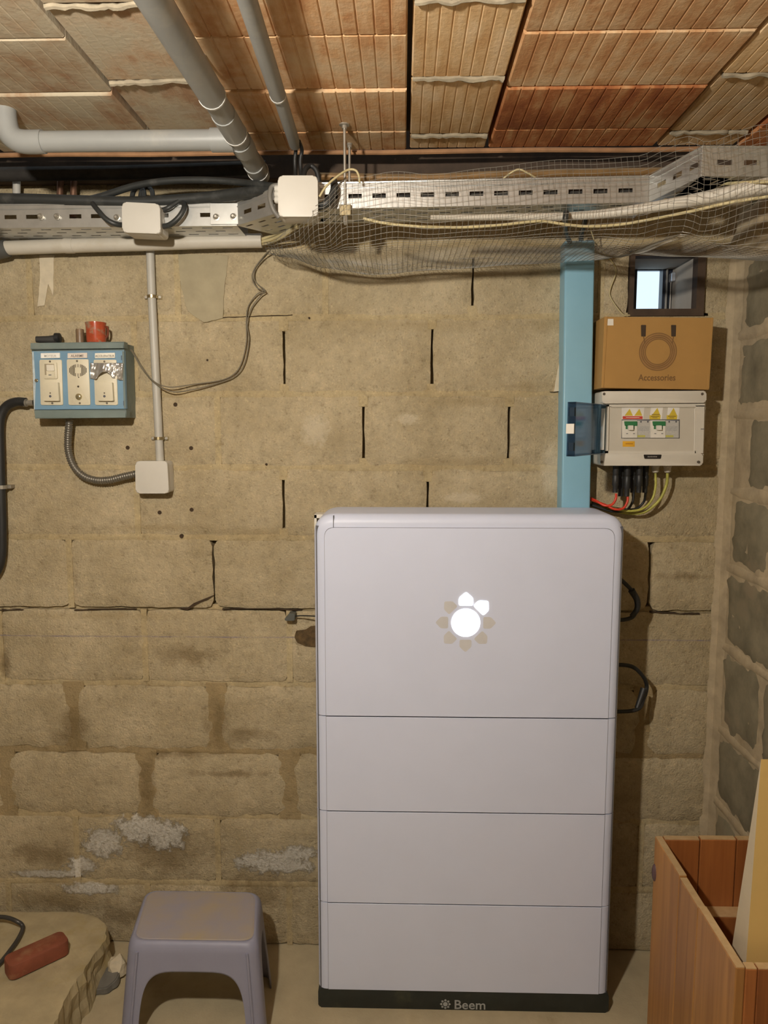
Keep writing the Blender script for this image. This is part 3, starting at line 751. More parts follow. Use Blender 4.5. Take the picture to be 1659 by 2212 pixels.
# slot with the breakers
YP = Y + 0.0085
bm = B(); prism_px(bm, [(1343, 906), (1468.5, 906), (1468, 947), (1342, 947)], YP-0.0004, YP+0.004); obj('slot', bm, m_seam, plate)
m_brk = M('breaker_white', (0.68, 0.645, 0.57), 0.4); m_brkg = M('breaker_grey', (0.46, 0.445, 0.41), 0.5, var=0.12, vscale=260)
m_green = M('breaker_green', (0.025, 0.16, 0.055), 0.5)
m_yel = M('label_yellow', (0.58, 0.43, 0.035), 0.6, var=0.08); m_red = M('label_red', (0.50, 0.05, 0.03), 0.6)
m_org = M('label_orange', (0.68, 0.36, 0.02), 0.6); m_lwhite = M('label_white', (0.72, 0.69, 0.64), 0.6)
def flat(pts, y, mat, name, parent, th=0.0005, r=0.0):
    bm = B(); P = pxpoly(pts, y); P = round_poly(P, r, 3) if r else P; prism(bm, P, y-th, y+0.001); return obj(name, bm, mat, parent)
for x in (1344.5, 1405.5):
    br = thing_part = None
    bm = B(); prism_px(bm, [(x, 908), (x+32, 908), (x+32, 946), (x, 946)], YP-0.006, YP+0.002, 0.0008, 0.0008, 1); br = obj('breaker', bm, m_brk, eb)
    y = YP-0.006
    flat([(x+3.5, 910), (x+32, 910), (x+32, 920), (x+5, 920)], y, m_green, 'green_band', br, 0.0006, 0.0015)
    flat([(x+7, 919), (x+11, 919), (x+11, 927), (x+7, 927)], y, m_green, 'green_band', br, 0.0006); flat([(x+22, 919), (x+26, 919), (x+26, 927), (x+22, 927)], y, m_green, 'green_band', br, 0.0006)
    flat([(x+11, 919), (x+22, 919), (x+22, 929), (x+11, 929)], y, m_brk, 'lever', br, 0.008, 0.002)
    flat([(x+8, 936), (x+12, 936), (x+12, 937.4), (x+8, 937.4)], y, m_seam, 'test_window', br); flat([(x+23, 936), (x+27, 936), (x+27, 937.4), (x+23, 937.4)], y, m_seam, 'test_window', br)
    bm = B(); prism_px(bm, [(x+32.3, 908), (x+61, 909), (x+61, 946), (x+32.3, 946)], YP-0.004, YP+0.002, 0.0006, 0.0006, 1); sp = obj('surge_module', bm, m_brkg, eb)
    y = YP-0.004
    for d in (40, 55):
        bm = B(); p = at(x+d, 911, y); disc_y(bm, p.x, p.z, 0.0024, y-0.0004, y+0.001, 10); obj('terminal_screw', bm, m_seam, sp)
    flat([(x+32.5, 940), (x+49, 940), (x+49, 944.5), (x+32.5, 944.5)], y, M('label_lime', (0.45, 0.43, 0.10), 0.6), 'lime_strip', sp)
    flat([(x+34, 921), (x+58, 921), (x+58, 931), (x+34, 931)], y, M('surge_print', (0.40, 0.39, 0.37), 0.6, var=0.2, vscale=400), 'printed_text', sp, 0.0003)
# warning labels
wl = flat([(1343, 880), (1392, 880), (1389, 907), (1343, 907)], YP, m_lwhite, 'warning_label', plate, 0.0003)
flat([(1360, 883), (1367, 898), (1349, 898)], YP, m_yel, 'yellow_triangle', wl, 0.0006); flat([(1381, 883), (1387, 898), (1370, 898)], YP, m_yel, 'yellow_triangle', wl, 0.0006)
flat([(1345, 899), (1388, 899), (1388, 905.5), (1345, 905.5)], YP, m_red, 'red_bar', wl, 0.0006, 0.001); flat([(1352, 901.6), (1381, 901.6), (1381, 902.6), (1352, 902.6)], YP, m_lwhite, 'bar_print', wl, 0.0008)
m_pr = M('label_print', (0.20, 0.13, 0.02), 0.7)
for x0, xa, x1, pr in ((1403, 1420, 1427, 1), (1440, 1455, 1463, 0)):
    wl = flat([(x0+3, 880), (x1+5, 880), (x1+2, 907), (x0, 907)], YP, m_lwhite, 'warning_label', plate, 0.0003)
    flat([(xa, 881), (x1-1, 897), (x0+5, 897)], YP, m_yel, 'yellow_triangle', wl, 0.0006); flat([(x0, 897), (x1, 897), (x1-1, 906), (x0, 906)], YP, m_yel, 'yellow_block', wl, 0.0006)
    flat([(x0+3, 898.5), (x1-3, 898.5), (x1-3, 900), (x0+3, 900)], YP, m_pr, 'label_print', wl, 0.0009)
    flat([(x0+6, 902), (x1-7, 902), (x1-7, 903.2), (x0+6, 903.2)], YP, m_pr, 'label_print', wl, 0.0009)
    if pr: flat([(x0+5, 894.5), (x1-2, 894.5), (x1-2, 896), (x0+4, 896)], YP, m_pr, 'label_print', wl, 0.0009)
ol = flat([(1345, 953), (1371, 953), (1371, 965), (1345, 965)], YP, m_org, 'orange_label', plate, 0.0004)
flat([(1351, 957.5), (1367, 957.5), (1367, 959.5), (1351, 959.5)], YP, M('orange_print', (0.42, 0.17, 0.01), 0.7), 'label_print', ol, 0.0007)
bg = flat([(1390, 982), (1429, 982), (1427, 991), (1392, 991)], Y-0.002, M('badge_black', (0.012, 0.010, 0.010), 0.35), 'black_badge', bot_cover, 0.0012, 0.002)
for k in range(6): flat([(1399+k*3.5, 985.4+(k % 2)*0.5), (1401.6+k*3.5, 985.2), (1401.6+k*3.5, 987.8), (1399+k*3.5, 988)], Y-0.0032, M('badge_print', (0.35, 0.34, 0.34), 0.4, 0.5), 'badge_print', bg, 0.0003)
# open clear door, hinged on the left
hz0, hz1 = at(1312, 980, Y).z, at(1312, 874, Y).z
hp = Vector((at(1312, 900, Y).x, Y+0.002)); dirv = Vector((-0.53, -0.848)); nrm = Vector((0.848, -0.53))  # nrm points to the right, to the inside of the door
Wd = 0.245
def door_pt(u, v, w): q = hp + dirv*u + nrm*w; return Vector((q.x, q.y, hz0 + v))
HD = hz1-hz0
def dbox(bm, u0, u1, v0, v1, w0, w1):
    V = [bm.verts.new(door_pt(u, v, w)) for u in (u0, u1) for v in (v0, v1) for w in (w0, w1)]
    for q in ((0, 1, 3, 2), (4, 6, 7, 5), (0, 4, 5, 1), (2, 3, 7, 6), (0, 2, 6, 4), (1, 5, 7, 3)): bm.faces.new([V[i] for i in q])
m_smoke = clear('smoky_clear', (0.42, 0.55, 0.66), 0.14, 0.12)
bm = B(); dbox(bm, 0.008, Wd, 0, HD, -0.020, -0.0175)
dbox(bm, 0.008, Wd, 0, 0.0025, -0.0175, 0.0); dbox(bm, 0.008, Wd, HD-0.0025, HD, -0.0175, 0.0); dbox(bm, Wd-0.0025, Wd, 0, HD, -0.0175, 0.0); dbox(bm, 0.008, 0.0105, 0, HD, -0.0175, 0.0)
door = obj('clear_door', bm, m_smoke, eb)
bm = B(); dbox(bm, -0.004, 0.012, 0.01, HD-0.01, -0.012, -0.002); obj('door_hinge', bm, m_enc, door)
bm = B(); dbox(bm, Wd-0.004, Wd+0.004, HD*0.42, HD*0.60, -0.021, -0.002); obj('door_sticker', bm, m_white, door)
for c0, c1 in ((0.10, 0.25), (0.74, 0.90)):
    bm = B(); dbox(bm, Wd-0.012, Wd-0.002, HD*c0, HD*c1, -0.016, -0.004); obj('door_catch', bm, m_seam, door)
# glands, connectors and wires below
for px in (1416, 1442):
    bm = B(); p = at(px, 1004, -0.055); lathe(bm, [(0.011, 0.004), (0.011, -0.006), (0.0095, -0.008), (0.0095, -0.018), (0.006, -0.021)], (p.x, -0.055, p.z), 'Z', 12); obj('cable_gland', bm, m_enc, eb)
for i, px in enumerate((1331, 1343, 1356, 1369, 1382, 1395)):
    ee = 0.075 if i % 2 == 0 else 0.045
    p = at(px, 1004, -ee); q = at(px+1, 1064 + (8 if i in (1, 2) else 0), -ee)
    h = p.z - q.z
    bm = B(); lathe(bm, [(0.0085, 0.004), (0.0085, -h*0.32), (0.0075, -h*0.36), (0.0092, -h*0.40), (0.0092, -h*0.72), (0.0072, -h*0.78), (0.0072, -h)], (p.x, -ee, p.z), 'Z', 12); obj('solar_connector', bm, m_black, eb, smooth=True)
m_redw = M('red_wire', (0.62, 0.045, 0.02), 0.4); m_gy = M('earth_wire', (0.42, 0.40, 0.08), 0.5, var=0.25, vscale=60)
cable('red_wire', tpx([(1331, 1066, .075), (1330, 1078, .076), (1322, 1090, .078), (1306, 1092, .075), (1290, 1083, .06), (1276, 1076, .03)]), 0.0034, m_redw, 'bright red wire curving from the left black connector under the breaker box', 'wire', 'red wires')
cable('red_wire', tpx([(1356, 1068, .075), (1355, 1084, .078), (1346, 1098, .08), (1328, 1100, .08), (1308, 1091, .07), (1276, 1079, .035)]), 0.0034, m_redw, 'bright red wire, lower and right of the two under the breaker box', 'wire', 'red wires')
cable('earth_wire', tpx([(1416, 1022, .055), (1416, 1050, .055), (1409, 1078, .056), (1390, 1098, .058), (1360, 1104, .058), (1325, 1098, .055), (1272, 1078, .03)]), 0.0034, m_gy, 'yellow-green earth wire from the left pale gland of the breaker box', 'wire', 'earth wires')
cable('earth_wire', tpx([(1442, 1022, .055), (1440, 1045, .052), (1428, 1075, .05), (1408, 1096, .045), (1385, 1108, .04), (1350, 1108, .03), (1300, 1096, .02)]), 0.0040, m_gy, 'yellow-green earth wire from the right pale gland of the breaker box', 'wire', 'earth wires')
cable('black_wire', tpx([(1369, 1064, .045), (1366, 1085, .045), (1352, 1102, .045), (1320, 1104, .04), (1275, 1090, .03)]), 0.0034, m_black, 'black wire hanging in a bow below the black connectors', 'wire', 'black wires')
cable('black_wire', tpx([(1395, 1064, .045), (1390, 1085, .03), (1370, 1100, .03), (1330, 1098, .03), (1278, 1085, .02)]), 0.0034, m_black, 'black wire from the rightmost black connector, close to the wall', 'wire', 'black wires')

# ------------------------------------------------------------------ blue three way control panel
e = 0.078; Y = -e
cp = thing('control_panel', 'old blue metal control panel with three cream switch plates on the left wall', 'control panel', at(170, 900, -e/2))
m_cab = M('panel_greyblue', (0.17, 0.215, 0.20), 0.5, var=0.12, vscale=16, dirt=(0.25, 0.26, 0.22), dscale=9)
m_cabd = M('panel_blue', (0.17, 0.30, 0.42), 0.45, var=0.07, vscale=14, dirt=(0.25, 0.33, 0.40), dscale=8, dlo=0.55, dhi=0.8)
m_cream = M('cream_plate', (0.66, 0.60, 0.45), 0.45, var=0.05, vscale=18, dirt=(0.54, 0.46, 0.32), dscale=22, dlo=0.58, dhi=0.8)
m_edge = M('worn_paint', (0.48, 0.55, 0.58), 0.5, var=0.2, vscale=50)
bm = B(); prism_px(bm, [(68, 745), (268, 741), (273, 902), (76, 904)], Y+0.006, 0.0, 0.001, 0.0015, 2); obj('cabinet', bm, m_cab, cp)
bm = B(); prism_px(bm, [(66, 741), (268, 738), (268, 752), (66, 755)], Y-0.006, Y+0.02, 0.0005, 0.002, 2); obj('top_flange', bm, m_cab, cp)
bm = B(); prism_px(bm, [(74, 886), (273, 885), (273, 902), (76, 904)], Y-0.006, Y+0.02, 0.0005, 0.002, 2); obj('bottom_flange', bm, m_cab, cp)
bm = B(); prism_px(bm, [(69, 759), (268, 757), (272, 883), (74, 885)], Y, Y+0.012, 0.001, 0.0012, 1); pdoor = obj('door', bm, m_cabd, cp)
flat([(69.5, 760), (72.5, 760), (77, 830), (75, 884), (73.5, 884)], Y-0.0003, m_edge, 'worn_edge', pdoor, 0.0003)
flat([(264, 759), (268, 759), (271.5, 882), (267.5, 882)], Y-0.0003, m_cab, 'hinge_strip', pdoor, 0.0006)
for q in ((261.5, 768, 778), (266.5, 866, 876)): flat([(q[0], q[1]), (q[0]+1.4, q[1]), (q[0]+1.7, q[2]), (q[0]+0.3, q[2])], Y-0.001, m_seam, 'hinge_pin', pdoor, 0.0006)
m_brass = M('old_brass', (0.42, 0.33, 0.17), 0.35, 0.8)
bm = B(); p = at(79, 822, Y); disc_y(bm, p.x, p.z, 0.0045, Y-0.003, Y+0.002, 14, 0.001); sc = obj('door_screw', bm, m_brass, pdoor)
flat([(76.8, 825), (77.6, 825.8), (82.2, 819), (81.4, 818.2)], Y-0.003, m_seam, 'screw_slot', sc, 0.0003)
YP2 = Y - 0.003
def dot(px, py, r, y, mat, name, par, h=0.0008):
    bm = B(); p = at(px, py, y); disc_y(bm, p.x, p.z, r, y-h, y+0.001, 12); return obj(name, bm, mat, par)
m_scr = M('plate_screw', (0.22, 0.19, 0.14), 0.4, 0.6)
plates = []
for i, (x0, x1, y0, y1, sh) in enumerate(((85, 133, 777, 875, 3), (144, 191, 776, 875, 4), (202, 251, 777, 875, 3.5))):
    bm = B(); prism_px(bm, [(x0, y0), (x1, y0), (x1+sh, y1), (x0+sh, y1)], YP2, Y+0.001, 0.004, 0.001, 2); pl = obj('switch_plate', bm, m_cream, cp, smooth=True); plates.append(pl)
    dot((x0+x1)/2-1, y0+4, 0.0028, YP2, m_scr, 'plate_screw', pl); dot((x0+x1)/2+sh+1, y1-4, 0.0028, YP2, m_scr, 'plate_screw', pl)
for i, (x0, x1, w) in enumerate(((88, 129, 'MOTEUR'), (146, 188, 'ALARME'), (205, 248, 'ACCELERATEUR'))):
    bm = B(); prism_px(bm, [(x0, 763), (x1, 762), (x1, 773), (x0, 774)], Y-0.0035, Y+0.001, 0.0005, 0.0005, 1); lb = obj('name_label', bm, M('label_paper%d' % i, [(0.85, 0.83, 0.78), (0.72, 0.64, 0.56), (0.82, 0.78, 0.68)][i], 0.5), pdoor)
    p = at((x0+x1)/2, 771.2, Y-0.0035); text_mesh(w, [0.0082, 0.0094, 0.0082][i], (p.x, Y-0.0037, p.z), M('label_ink%d' % i, [(0.42, 0.40, 0.36), (0.16, 0.13, 0.11), (0.16, 0.14, 0.10)][i], 0.7), 'label_word', lb, 'CENTER', 0.0001, 0.0001, [1, 1, 0.86][i])
# left plate: rocker in a square frame over a hinged flap
pl = plates[0]
bm = B(); prism_px(bm, [(94, 783), (122, 783), (124, 818), (95, 818)], YP2-0.004, YP2+0.001, 0.003, 0.001, 2); fr = obj('rocker_frame', bm, m_cream, pl, smooth=True)
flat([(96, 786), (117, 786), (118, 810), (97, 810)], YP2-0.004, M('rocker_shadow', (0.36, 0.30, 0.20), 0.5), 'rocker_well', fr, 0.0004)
bm = B(); prism_px(bm, [(100, 788), (116, 788), (117, 801), (101, 801)], YP2-0.0085, YP2-0.003, 0.001, 0.001, 2); obj('rocker', bm, M('rocker_white', (0.74, 0.69, 0.58), 0.4), fr)
bm = B(); prism_px(bm, [(100, 801), (117, 801), (117, 816), (101, 816)], YP2-0.006, YP2-0.003, 0.001, 0.001, 2); rk = obj('rocker', bm, m_cream, fr)
flat([(105, 809), (111, 809), (111, 811), (105, 811)], YP2-0.006, m_seam, 'rocker_mark', rk, 0.0003)
for pl, x in ((plates[0], 92), (plates[2], 209)):
    bm = B(); prism_px(bm, [(x, 826), (x+33, 826), (x+35.5, 866), (x+2.5, 866)], YP2-0.011, YP2+0.001, 0.0015, 0.0015, 2); fpl = obj('hinged_flap', bm, m_cream, pl, smooth=True)
    dot(x+16.5, 849, 0.0021, YP2-0.011, m_scr, 'flap_hole', fpl, 0.0004); dot(x+16.5, 856, 0.0034, YP2-0.011, m_seam, 'flap_hole', fpl, 0.0004)
# middle plate: sounder grille of slots in an ellipse, hole, brass button
pl = plates[1]; m_slot = M('grille_slot', (0.06, 0.045, 0.025), 0.8)
for k in range(-7, 8):
    x = 168.5 + k*2.55; hh = 13.5*math.sqrt(max(0, 1-(k/7.6)**2))
    if abs(k) <= 2:
        if k % 2 == 0:
            flat([(x-0.7, 800-hh), (x+0.6, 800-hh), (x+0.6, 800-hh+7), (x-0.7, 800-hh+7)], YP2, m_slot, 'grille_slot', pl, 0.0003); flat([(x-0.7, 800+hh-7), (x+0.6, 800+hh-7), (x+0.6, 800+hh), (x-0.7, 800+hh)], YP2, m_slot, 'grille_slot', pl, 0.0003)
        continue
    flat([(x-0.75, 800-hh), (x+0.75, 800-hh), (x+0.75, 800+hh), (x-0.75, 800+hh)], YP2, m_slot, 'grille_slot', pl, 0.0003)
dot(170, 815, 0.0016, YP2, m_slot, 'sounder_hole', pl, 0.0003); dot(169, 835, 0.0028, YP2, m_slot, 'sounder_hole', pl, 0.0003)
bm = B(); p = at(170.5, 857, YP2); lathe(bm, [(0.0085, 0.001), (0.0085, -0.003), (0.007, -0.005), (0.004, -0.0062)], (p.x, YP2, p.z), 'Y', 20); obj('brass_button', bm, M('button_brass', (0.55, 0.48, 0.30), 0.25, 0.8), pl, smooth=True)
# crumpled silver tape over the right switch
bm = B(); nx, nz = 26, 14; G = []
for j in range(nz+1):
    row = []
    for i in range(nx+1):
        u, v = i/nx, j/nz
        px = 195 + 71*u + (-1.5 if v < .5 else 1)*0; py = 784 + 34*v + (7*math.sin(u*7)*v*0.25)
        if v > 0.55: py -= max(0, 1-((u-0.42)/0.24)**2)*16*(v-0.55)/0.45
        if u > 0.72: py += (u-0.72)*26*v*(1 - (u-0.72)*2.2)
        dpt = 0.0045 + 0.016*max(0, 1-((u-0.40)/0.30)**2) + 0.0025*math.sin(u*34+v*3)*(0.5+v) + 0.002*noise.noise(Vector((u*9, v*6, 3)))
        q = at(px, py, Y - dpt); row.append(bm.verts.new(q))
    G.append(row)
for j in range(nz):
    for i in range(nx): bm.faces.new((G[j][i], G[j][i+1], G[j+1][i+1], G[j+1][i]))
tp = obj('silver_tape', bm, M('duct_tape', (0.62, 0.60, 0.57), 0.30, 0.75, var=0.06), cp, smooth=True)
md = tp.modifiers.new('thickness', 'SOLIDIFY'); md.thickness = 0.0006; md.offset = 1
# fittings of the panel
bm = B(); p = at(62, 870, -0.035); lathe(bm, [(0.009, 0.0), (0.011, 0.004), (0.011, 0.012), (0.007, 0.014), (0.008, 0.022), (0.008, 0.030)], (at(52, 870, -0.035).x-0.004, -0.035, p.z), 'X', 12); obj('side_gland', bm, M('zinc', (0.50, 0.47, 0.41), 0.35, 0.7), cp, smooth=True)
# things lying on the panel
zt = at(170, 739, Y).z + 0.0015
cup = thing('red_cup', 'small chipped red cup standing on the blue control panel', 'cup', (at(208, 730, -0.045).x, -0.045, zt))
m_cupr = M('red_glaze', (0.42, 0.075, 0.03), 0.22, var=0.2, vscale=40, dirt=(0.30, 0.20, 0.13), dscale=28, dlo=0.52, dhi=0.62)
hc = at(208, 697, -0.045).z - zt; rc = (at(228, 715, -0.045).x - at(187, 715, -0.045).x)/2
bm = B(); lathe(bm, [(rc*0.93, 0.0), (rc*0.98, hc*0.1), (rc, hc*0.8), (rc*1.05, hc*0.95), (rc*1.05, hc), (rc*0.9, hc), (rc*0.86, hc*0.12)], (at(208, 730, -0.045).x, -0.045, zt), 'Z', 24); obj('cup_body', bm, m_cupr, cup, smooth=True)
bm = B(); tube(bm, [at(227, 705, -0.045), at(232.5, 709, -0.045), at(233, 722, -0.045), at(229, 731, -0.045)], 0.003, 8); obj('cup_ear', bm, M('red_glaze_dark', (0.16, 0.04, 0.02), 0.3), cup, smooth=True)
ca = at(173, 730, -0.045); hh = at(173, 711, -0.045).z - zt; rr = 0.0108
bm = B(); lathe(bm, [(rr, 0.0), (rr, hh*0.9), (rr*0.92, hh), (rr*0.7, hh), (rr*0.7, hh*0.2)], (ca.x, -0.045, zt), 'Z', 16); tag(obj('brown_tube', bm, M('brown_tube', (0.20, 0.13, 0.075), 0.4, var=0.25, vscale=40), None, smooth=True), 'short brown tube standing left of the red cup', 'tube')
bt = thing('black_tube', 'short black rubber tube lying on the left end of the control panel', 'tube', (at(104, 735, -0.045).x, -0.045, zt))
bm = B(); tube(bm, [(at(80, 730, -0.05).x, -0.055, zt+0.0085), (at(104, 730, -0.05).x, -0.05, zt+0.0085), (at(120, 730, -0.05).x, -0.045, zt+0.0105)], lambda t: 0.0085+0.003*t, 14, 4); obj('tube_body', bm, M('dull_black', (0.035, 0.033, 0.03), 0.7, dirt=(0.16, 0.15, 0.13), dscale=30), bt, smooth=True)
bm = B(); lathe(bm, [(0.0135, -0.004), (0.0135, 0.008), (0.010, 0.010)], (at(121, 730, -0.05).x, -0.045, zt+0.0135), 'X', 16); obj('tube_collar', bm, m_black, bt, smooth=True)

# ------------------------------------------------------------------ junction boxes
m_jb = M('junction_plastic', (0.58, 0.55, 0.49), 0.45, var=0.02, spec=0.4)
def jbox(pts, ef, eb_, label, r=0.011):
    c = at(sum(p[0] for p in pts)/4, max(p[1] for p in pts), -(ef+eb_)/2)
    t = thing('junction_box', label, 'junction box', c, 'square junction boxes')
    P = round_poly(pxpoly(pts, -ef), r, 6)
    bm = B(); prism(bm, P, -ef, -ef+0.012, 0.003, 3); obj('lid', bm, m_jb, t, smooth=True, angle=30)
    cx = sum(p[0] for p in P)/len(P); cz = sum(p[1] for p in P)/len(P)
    bm = B(); prism(bm, [(cx+(p[0]-cx)*0.985, cz+(p[1]-cz)*0.985) for p in P], -ef+0.0135, -eb_, 0.001, 1); obj('back_box', bm, m_jb, t, smooth=True, angle=30)
    return t
jb1 = jbox([(292, 996), (361, 996), (365, 1066), (293, 1066)], 0.052, 0.0, 'white square junction box low on the wall at the end of the grey conduit')
jb2 = jbox([(263, 436), (345, 440), (347, 505), (264, 502)], 0.205, 0.14, 'white square junction box hung slightly askew over the left cable tray')
jb3 = jbox([(600, 379), (686, 379), (687, 468), (601, 468)], 0.365, 0.305, 'largest white junction box, up beside the hanging wire mesh')
# rubber nipples on the sides
for par, px, py, ee, ax in ((jb1, 364, 1036, 0.028, 1), (jb3, 598, 408, 0.335, -1), (jb3, 598, 420, 0.335, -1), (jb3, 598, 432, 0.335, -1), (jb2, 349, 460, 0.175, 1), (jb2, 350, 478, 0.175, 1)):
    p = at(px, py, -ee); bm = B(); lathe(bm, [(0.008, -0.006*ax), (0.008, 0.002*ax), (0.006, 0.005*ax)], p, 'X', 12); obj('entry_nipple', bm, m_jb, par, smooth=True)

# ------------------------------------------------------------------ conduits on the wall
m_pvc = M('grey_conduit', (0.46, 0.44, 0.39), 0.45, var=0.05)
m_pvcw = M('white_conduit', (0.55, 0.51, 0.435), 0.5, var=0.06, vscale=12, dirt=(0.50, 0.45, 0.36), dscale=10)
gc = thing('grey_conduit', 'thin grey conduit running down the wall to the low junction box', 'conduit', at(347, 996, -0.014))
bm = B(); tube(bm, tpx([(324, 532, .014), (328, 640, .014), (336, 800, .014), (346, 1000, .014)]), 0.0112, 14, 4); obj('conduit_tube', bm, m_pvc, gc, smooth=True)
for px, py in ((328.5, 641), (343, 947)):
    cl = at(px, py, -0.014); bm = B(); lathe(bm, [(0.0135, -0.004), (0.0135, 0.004)], (cl.x, -0.014, cl.z), 'Z', 16); box(bm, cl.x-0.024, cl.x+0.024, -0.004, 0.0, cl.z-0.005, cl.z+0.005, 0.001); c_ = obj('conduit_clamp', bm, M('brass_clamp', (0.36, 0.29, 0.16), 0.35, 0.8), gc)
    for s in (-1, 1):
        bm = B(); disc_y(bm, cl.x+s*0.019, cl.z, 0.0045, -0.009, -0.003, 10, 0.001); obj('clamp_screw', bm, M('zinc', (0.50, 0.47, 0.41), 0.35, 0.7), c_)
wc = thing('white_conduit', 'thick off-white horizontal conduit under the left cable tray', 'conduit', at(290, 545, -0.05))
bm = B(); P = tpx([(8, 536, .05), (150, 531, .05), (300, 527, .05), (450, 522, .05), (566, 520, .05)]); tube(bm, P, 0.0185, 16, 4); obj('conduit_tube', bm, m_pvcw, wc, smooth=True)
bm = B(); tube(bm, [P[1]-Vector((.012, 0, 0)), P[1]+Vector((.012, 0, 0))], 0.0198, 16, smooth=False); obj('conduit_coupling', bm, m_pvcw, wc, smooth=True)
bm = B(); tube(bm, tpx([(-30, 545, .05), (-5, 541, .05), (16, 536, .05)]), 0.023, 14, 4); obj('conduit_elbow', bm, M('dark_elbow', (0.09, 0.09, 0.085), 0.5), wc, smooth=True)
m_yelc = M('yellow_sheath', (0.52, 0.44, 0.24), 0.5, var=0.06)
for i, pts in enumerate(([(562, 518, .05), (590, 508, .07), (625, 493, .12), (650, 482, .16), (700, 470, .2)], [(562, 524, .05), (592, 515, .08), (628, 497, .14), (660, 478, .2), (700, 462, .24)], [(562, 528, .045), (585, 523, .06), (610, 512, .10), (640, 492, .16), (690, 474, .2)], [(562, 521, .045), (590, 511, .06), (630, 488, .10), (680, 465, .14)])):
    cable('yellowed_cable', tpx(pts), 0.0042, m_yelc, ['second from the top', 'third from the top', 'lowest', 'uppermost'][i] + ' of four yellowed cables leaving the white conduit', 'cable', 'yellowed cables leaving the white conduit')
# flexible metal conduit panel -> junction box
fc = thing('flexible_conduit', 'ribbed grey flexible conduit curving from the control panel to the junction box', 'conduit', at(200, 1040, -0.03))
P = crom(tpx([(150, 900, .04), (149, 920, .038), (147, 945, .035), (148, 975, .03), (158, 1005, .03), (178, 1027, .03), (205, 1037, .03), (235, 1037, .03), (265, 1030, .03), (296, 1023, .03)]), 14)
bm = B(); L = [0]
for i in range(1, len(P)): L.append(L[-1] + (P[i]-P[i-1]).length)
N = int(L[-1]/0.0016); Q = []
for k in range(N+1):
    s = L[-1]*k/N; i = max(1, next((j for j in range(len(L)) if L[j] >= s-1e-9), len(L)-1)); t = (s-L[i-1])/max(1e-9, L[i]-L[i-1]); Q.append(P[i-1].lerp(P[i], t))
tube(bm, Q, lambda t: 0.0098 + 0.0012*math.cos(t*N*math.pi/2), 12, smooth=False); obj('conduit_hose', bm, M('flex_metal', (0.20, 0.185, 0.155), 0.35, 0.6), fc, smooth=True, angle=80)
bm = B(); p = at(150, 903, -0.04); lathe(bm, [(0.012, 0.004), (0.012, -0.006), (0.009, -0.009)], p, 'Z', 12); obj('conduit_fitting', bm, m_scr, fc)
# black cable leaving the panel on the left, with its wall clip
bc = thing('black_conduit', 'black conduit bending down the left edge of the wall from the control panel', 'conduit', at(4, 1250, -0.03))
bm = B(); tube(bm, tpx([(56, 869, .035), (36, 868, .033), (16, 876, .03), (4, 893, .03), (-1, 920, .03), (0, 980, .03), (2, 1060, .03), (4, 1130, .03), (3, 1200, .03), (-8, 1236, .03), (-30, 1262, .03), (-62, 1310, .03), (-76, 1400, .03), (-80, 1600, .03), (-80, 1800, .03), (-80, 1966, .03)]), 0.0125, 12, 8); obj('conduit_hose', bm, m_black, bc, smooth=True)
bm = B(); p = at(4, 1052, -0.03); lathe(bm, [(0.0145, -0.005), (0.0145, 0.005)], p, 'Z', 14); box(bm, p.x, p.x+0.022, -0.024, 0.0, p.z-0.005, p.z+0.005, 0.001); obj('conduit_clip', bm, M('clip_grey', (0.30, 0.27, 0.22), 0.4, 0.4), bc)
# thin twin wire looping from the panel up to the mesh
m_thin = M('thin_wire', (0.17, 0.145, 0.10), 0.6)
cable('thin_wire', tpx([(268, 748, .04), (285, 757, .02), (305, 790, .012), (330, 822, .03), (365, 836, .03), (420, 830, .012), (470, 823, .01), (500, 812, .01), (520, 788, .01), (532, 740, .01), (532, 690, .01), (537, 660, .01), (555, 636, .014), (571, 627, .02), (560, 617, .02), (549, 603, .016), (552, 580, .016), (572, 555, .02), (584, 540, .04)]), 0.0017, m_thin, 'thin grey wire, the upper strand of the loop from the control panel to the mesh', 'wire', 'thin looping wires', 6)
cable('thin_wire', tpx([(268, 751, .045), (285, 760, .024), (306, 795, .014), (335, 828, .03), (372, 846, .03), (415, 842, .012), (470, 828, .012), (508, 812, .012), (528, 785, .012), (538, 735, .012), (534, 700, .012), (542, 668, .012), (562, 640, .016), (573, 629, .022), (556, 622, .024), (545, 602, .02), (549, 582, .02), (566, 558, .024), (580, 543, .044)]), 0.0017, m_thin, 'thin grey wire, the lower strand of the loop from the control panel to the mesh', 'wire', 'thin looping wires', 6)

# ------------------------------------------------------------------ drain pipes under the ceiling
m_pipe = M('grey_pvc', (0.30, 0.305, 0.295), 0.42, var=0.06, vscale=9, dirt=(0.36, 0.35, 0.32), dscale=8)
m_lip = M('pipe_lip', (0.62, 0.61, 0.58), 0.45)
def pz(px, py, z): return onz(px, py, z)
dp = thing('drain_pipe', 'big grey drain pipe running under the ceiling with a side branch and elbow', 'pipe', (-0.35, -0.7, 2.10))
ZP = 2.18
A = pz(296, -60, ZP); C = pz(559, 372, ZP)
bm = B(); tube(bm, [A - (C-A)*2.4, A.lerp(C, .5), C + (C-A)*0.03], 0.0225, 20, smooth=False); obj('main_pipe', bm, m_pipe, dp, smooth=True)
def along(py):
    lo, hi = 0.0, 1.1
    for _ in range(40):
        mid = (lo+hi)/2; q = A.lerp(C, mid); d = ROT.transposed() @ (q-CAM); y = H/2 - d.y/(-d.z)*FPX
        if y < py: lo = mid
        else: hi = mid
    return A.lerp(C, lo)
dirp = (C-A).normalized()
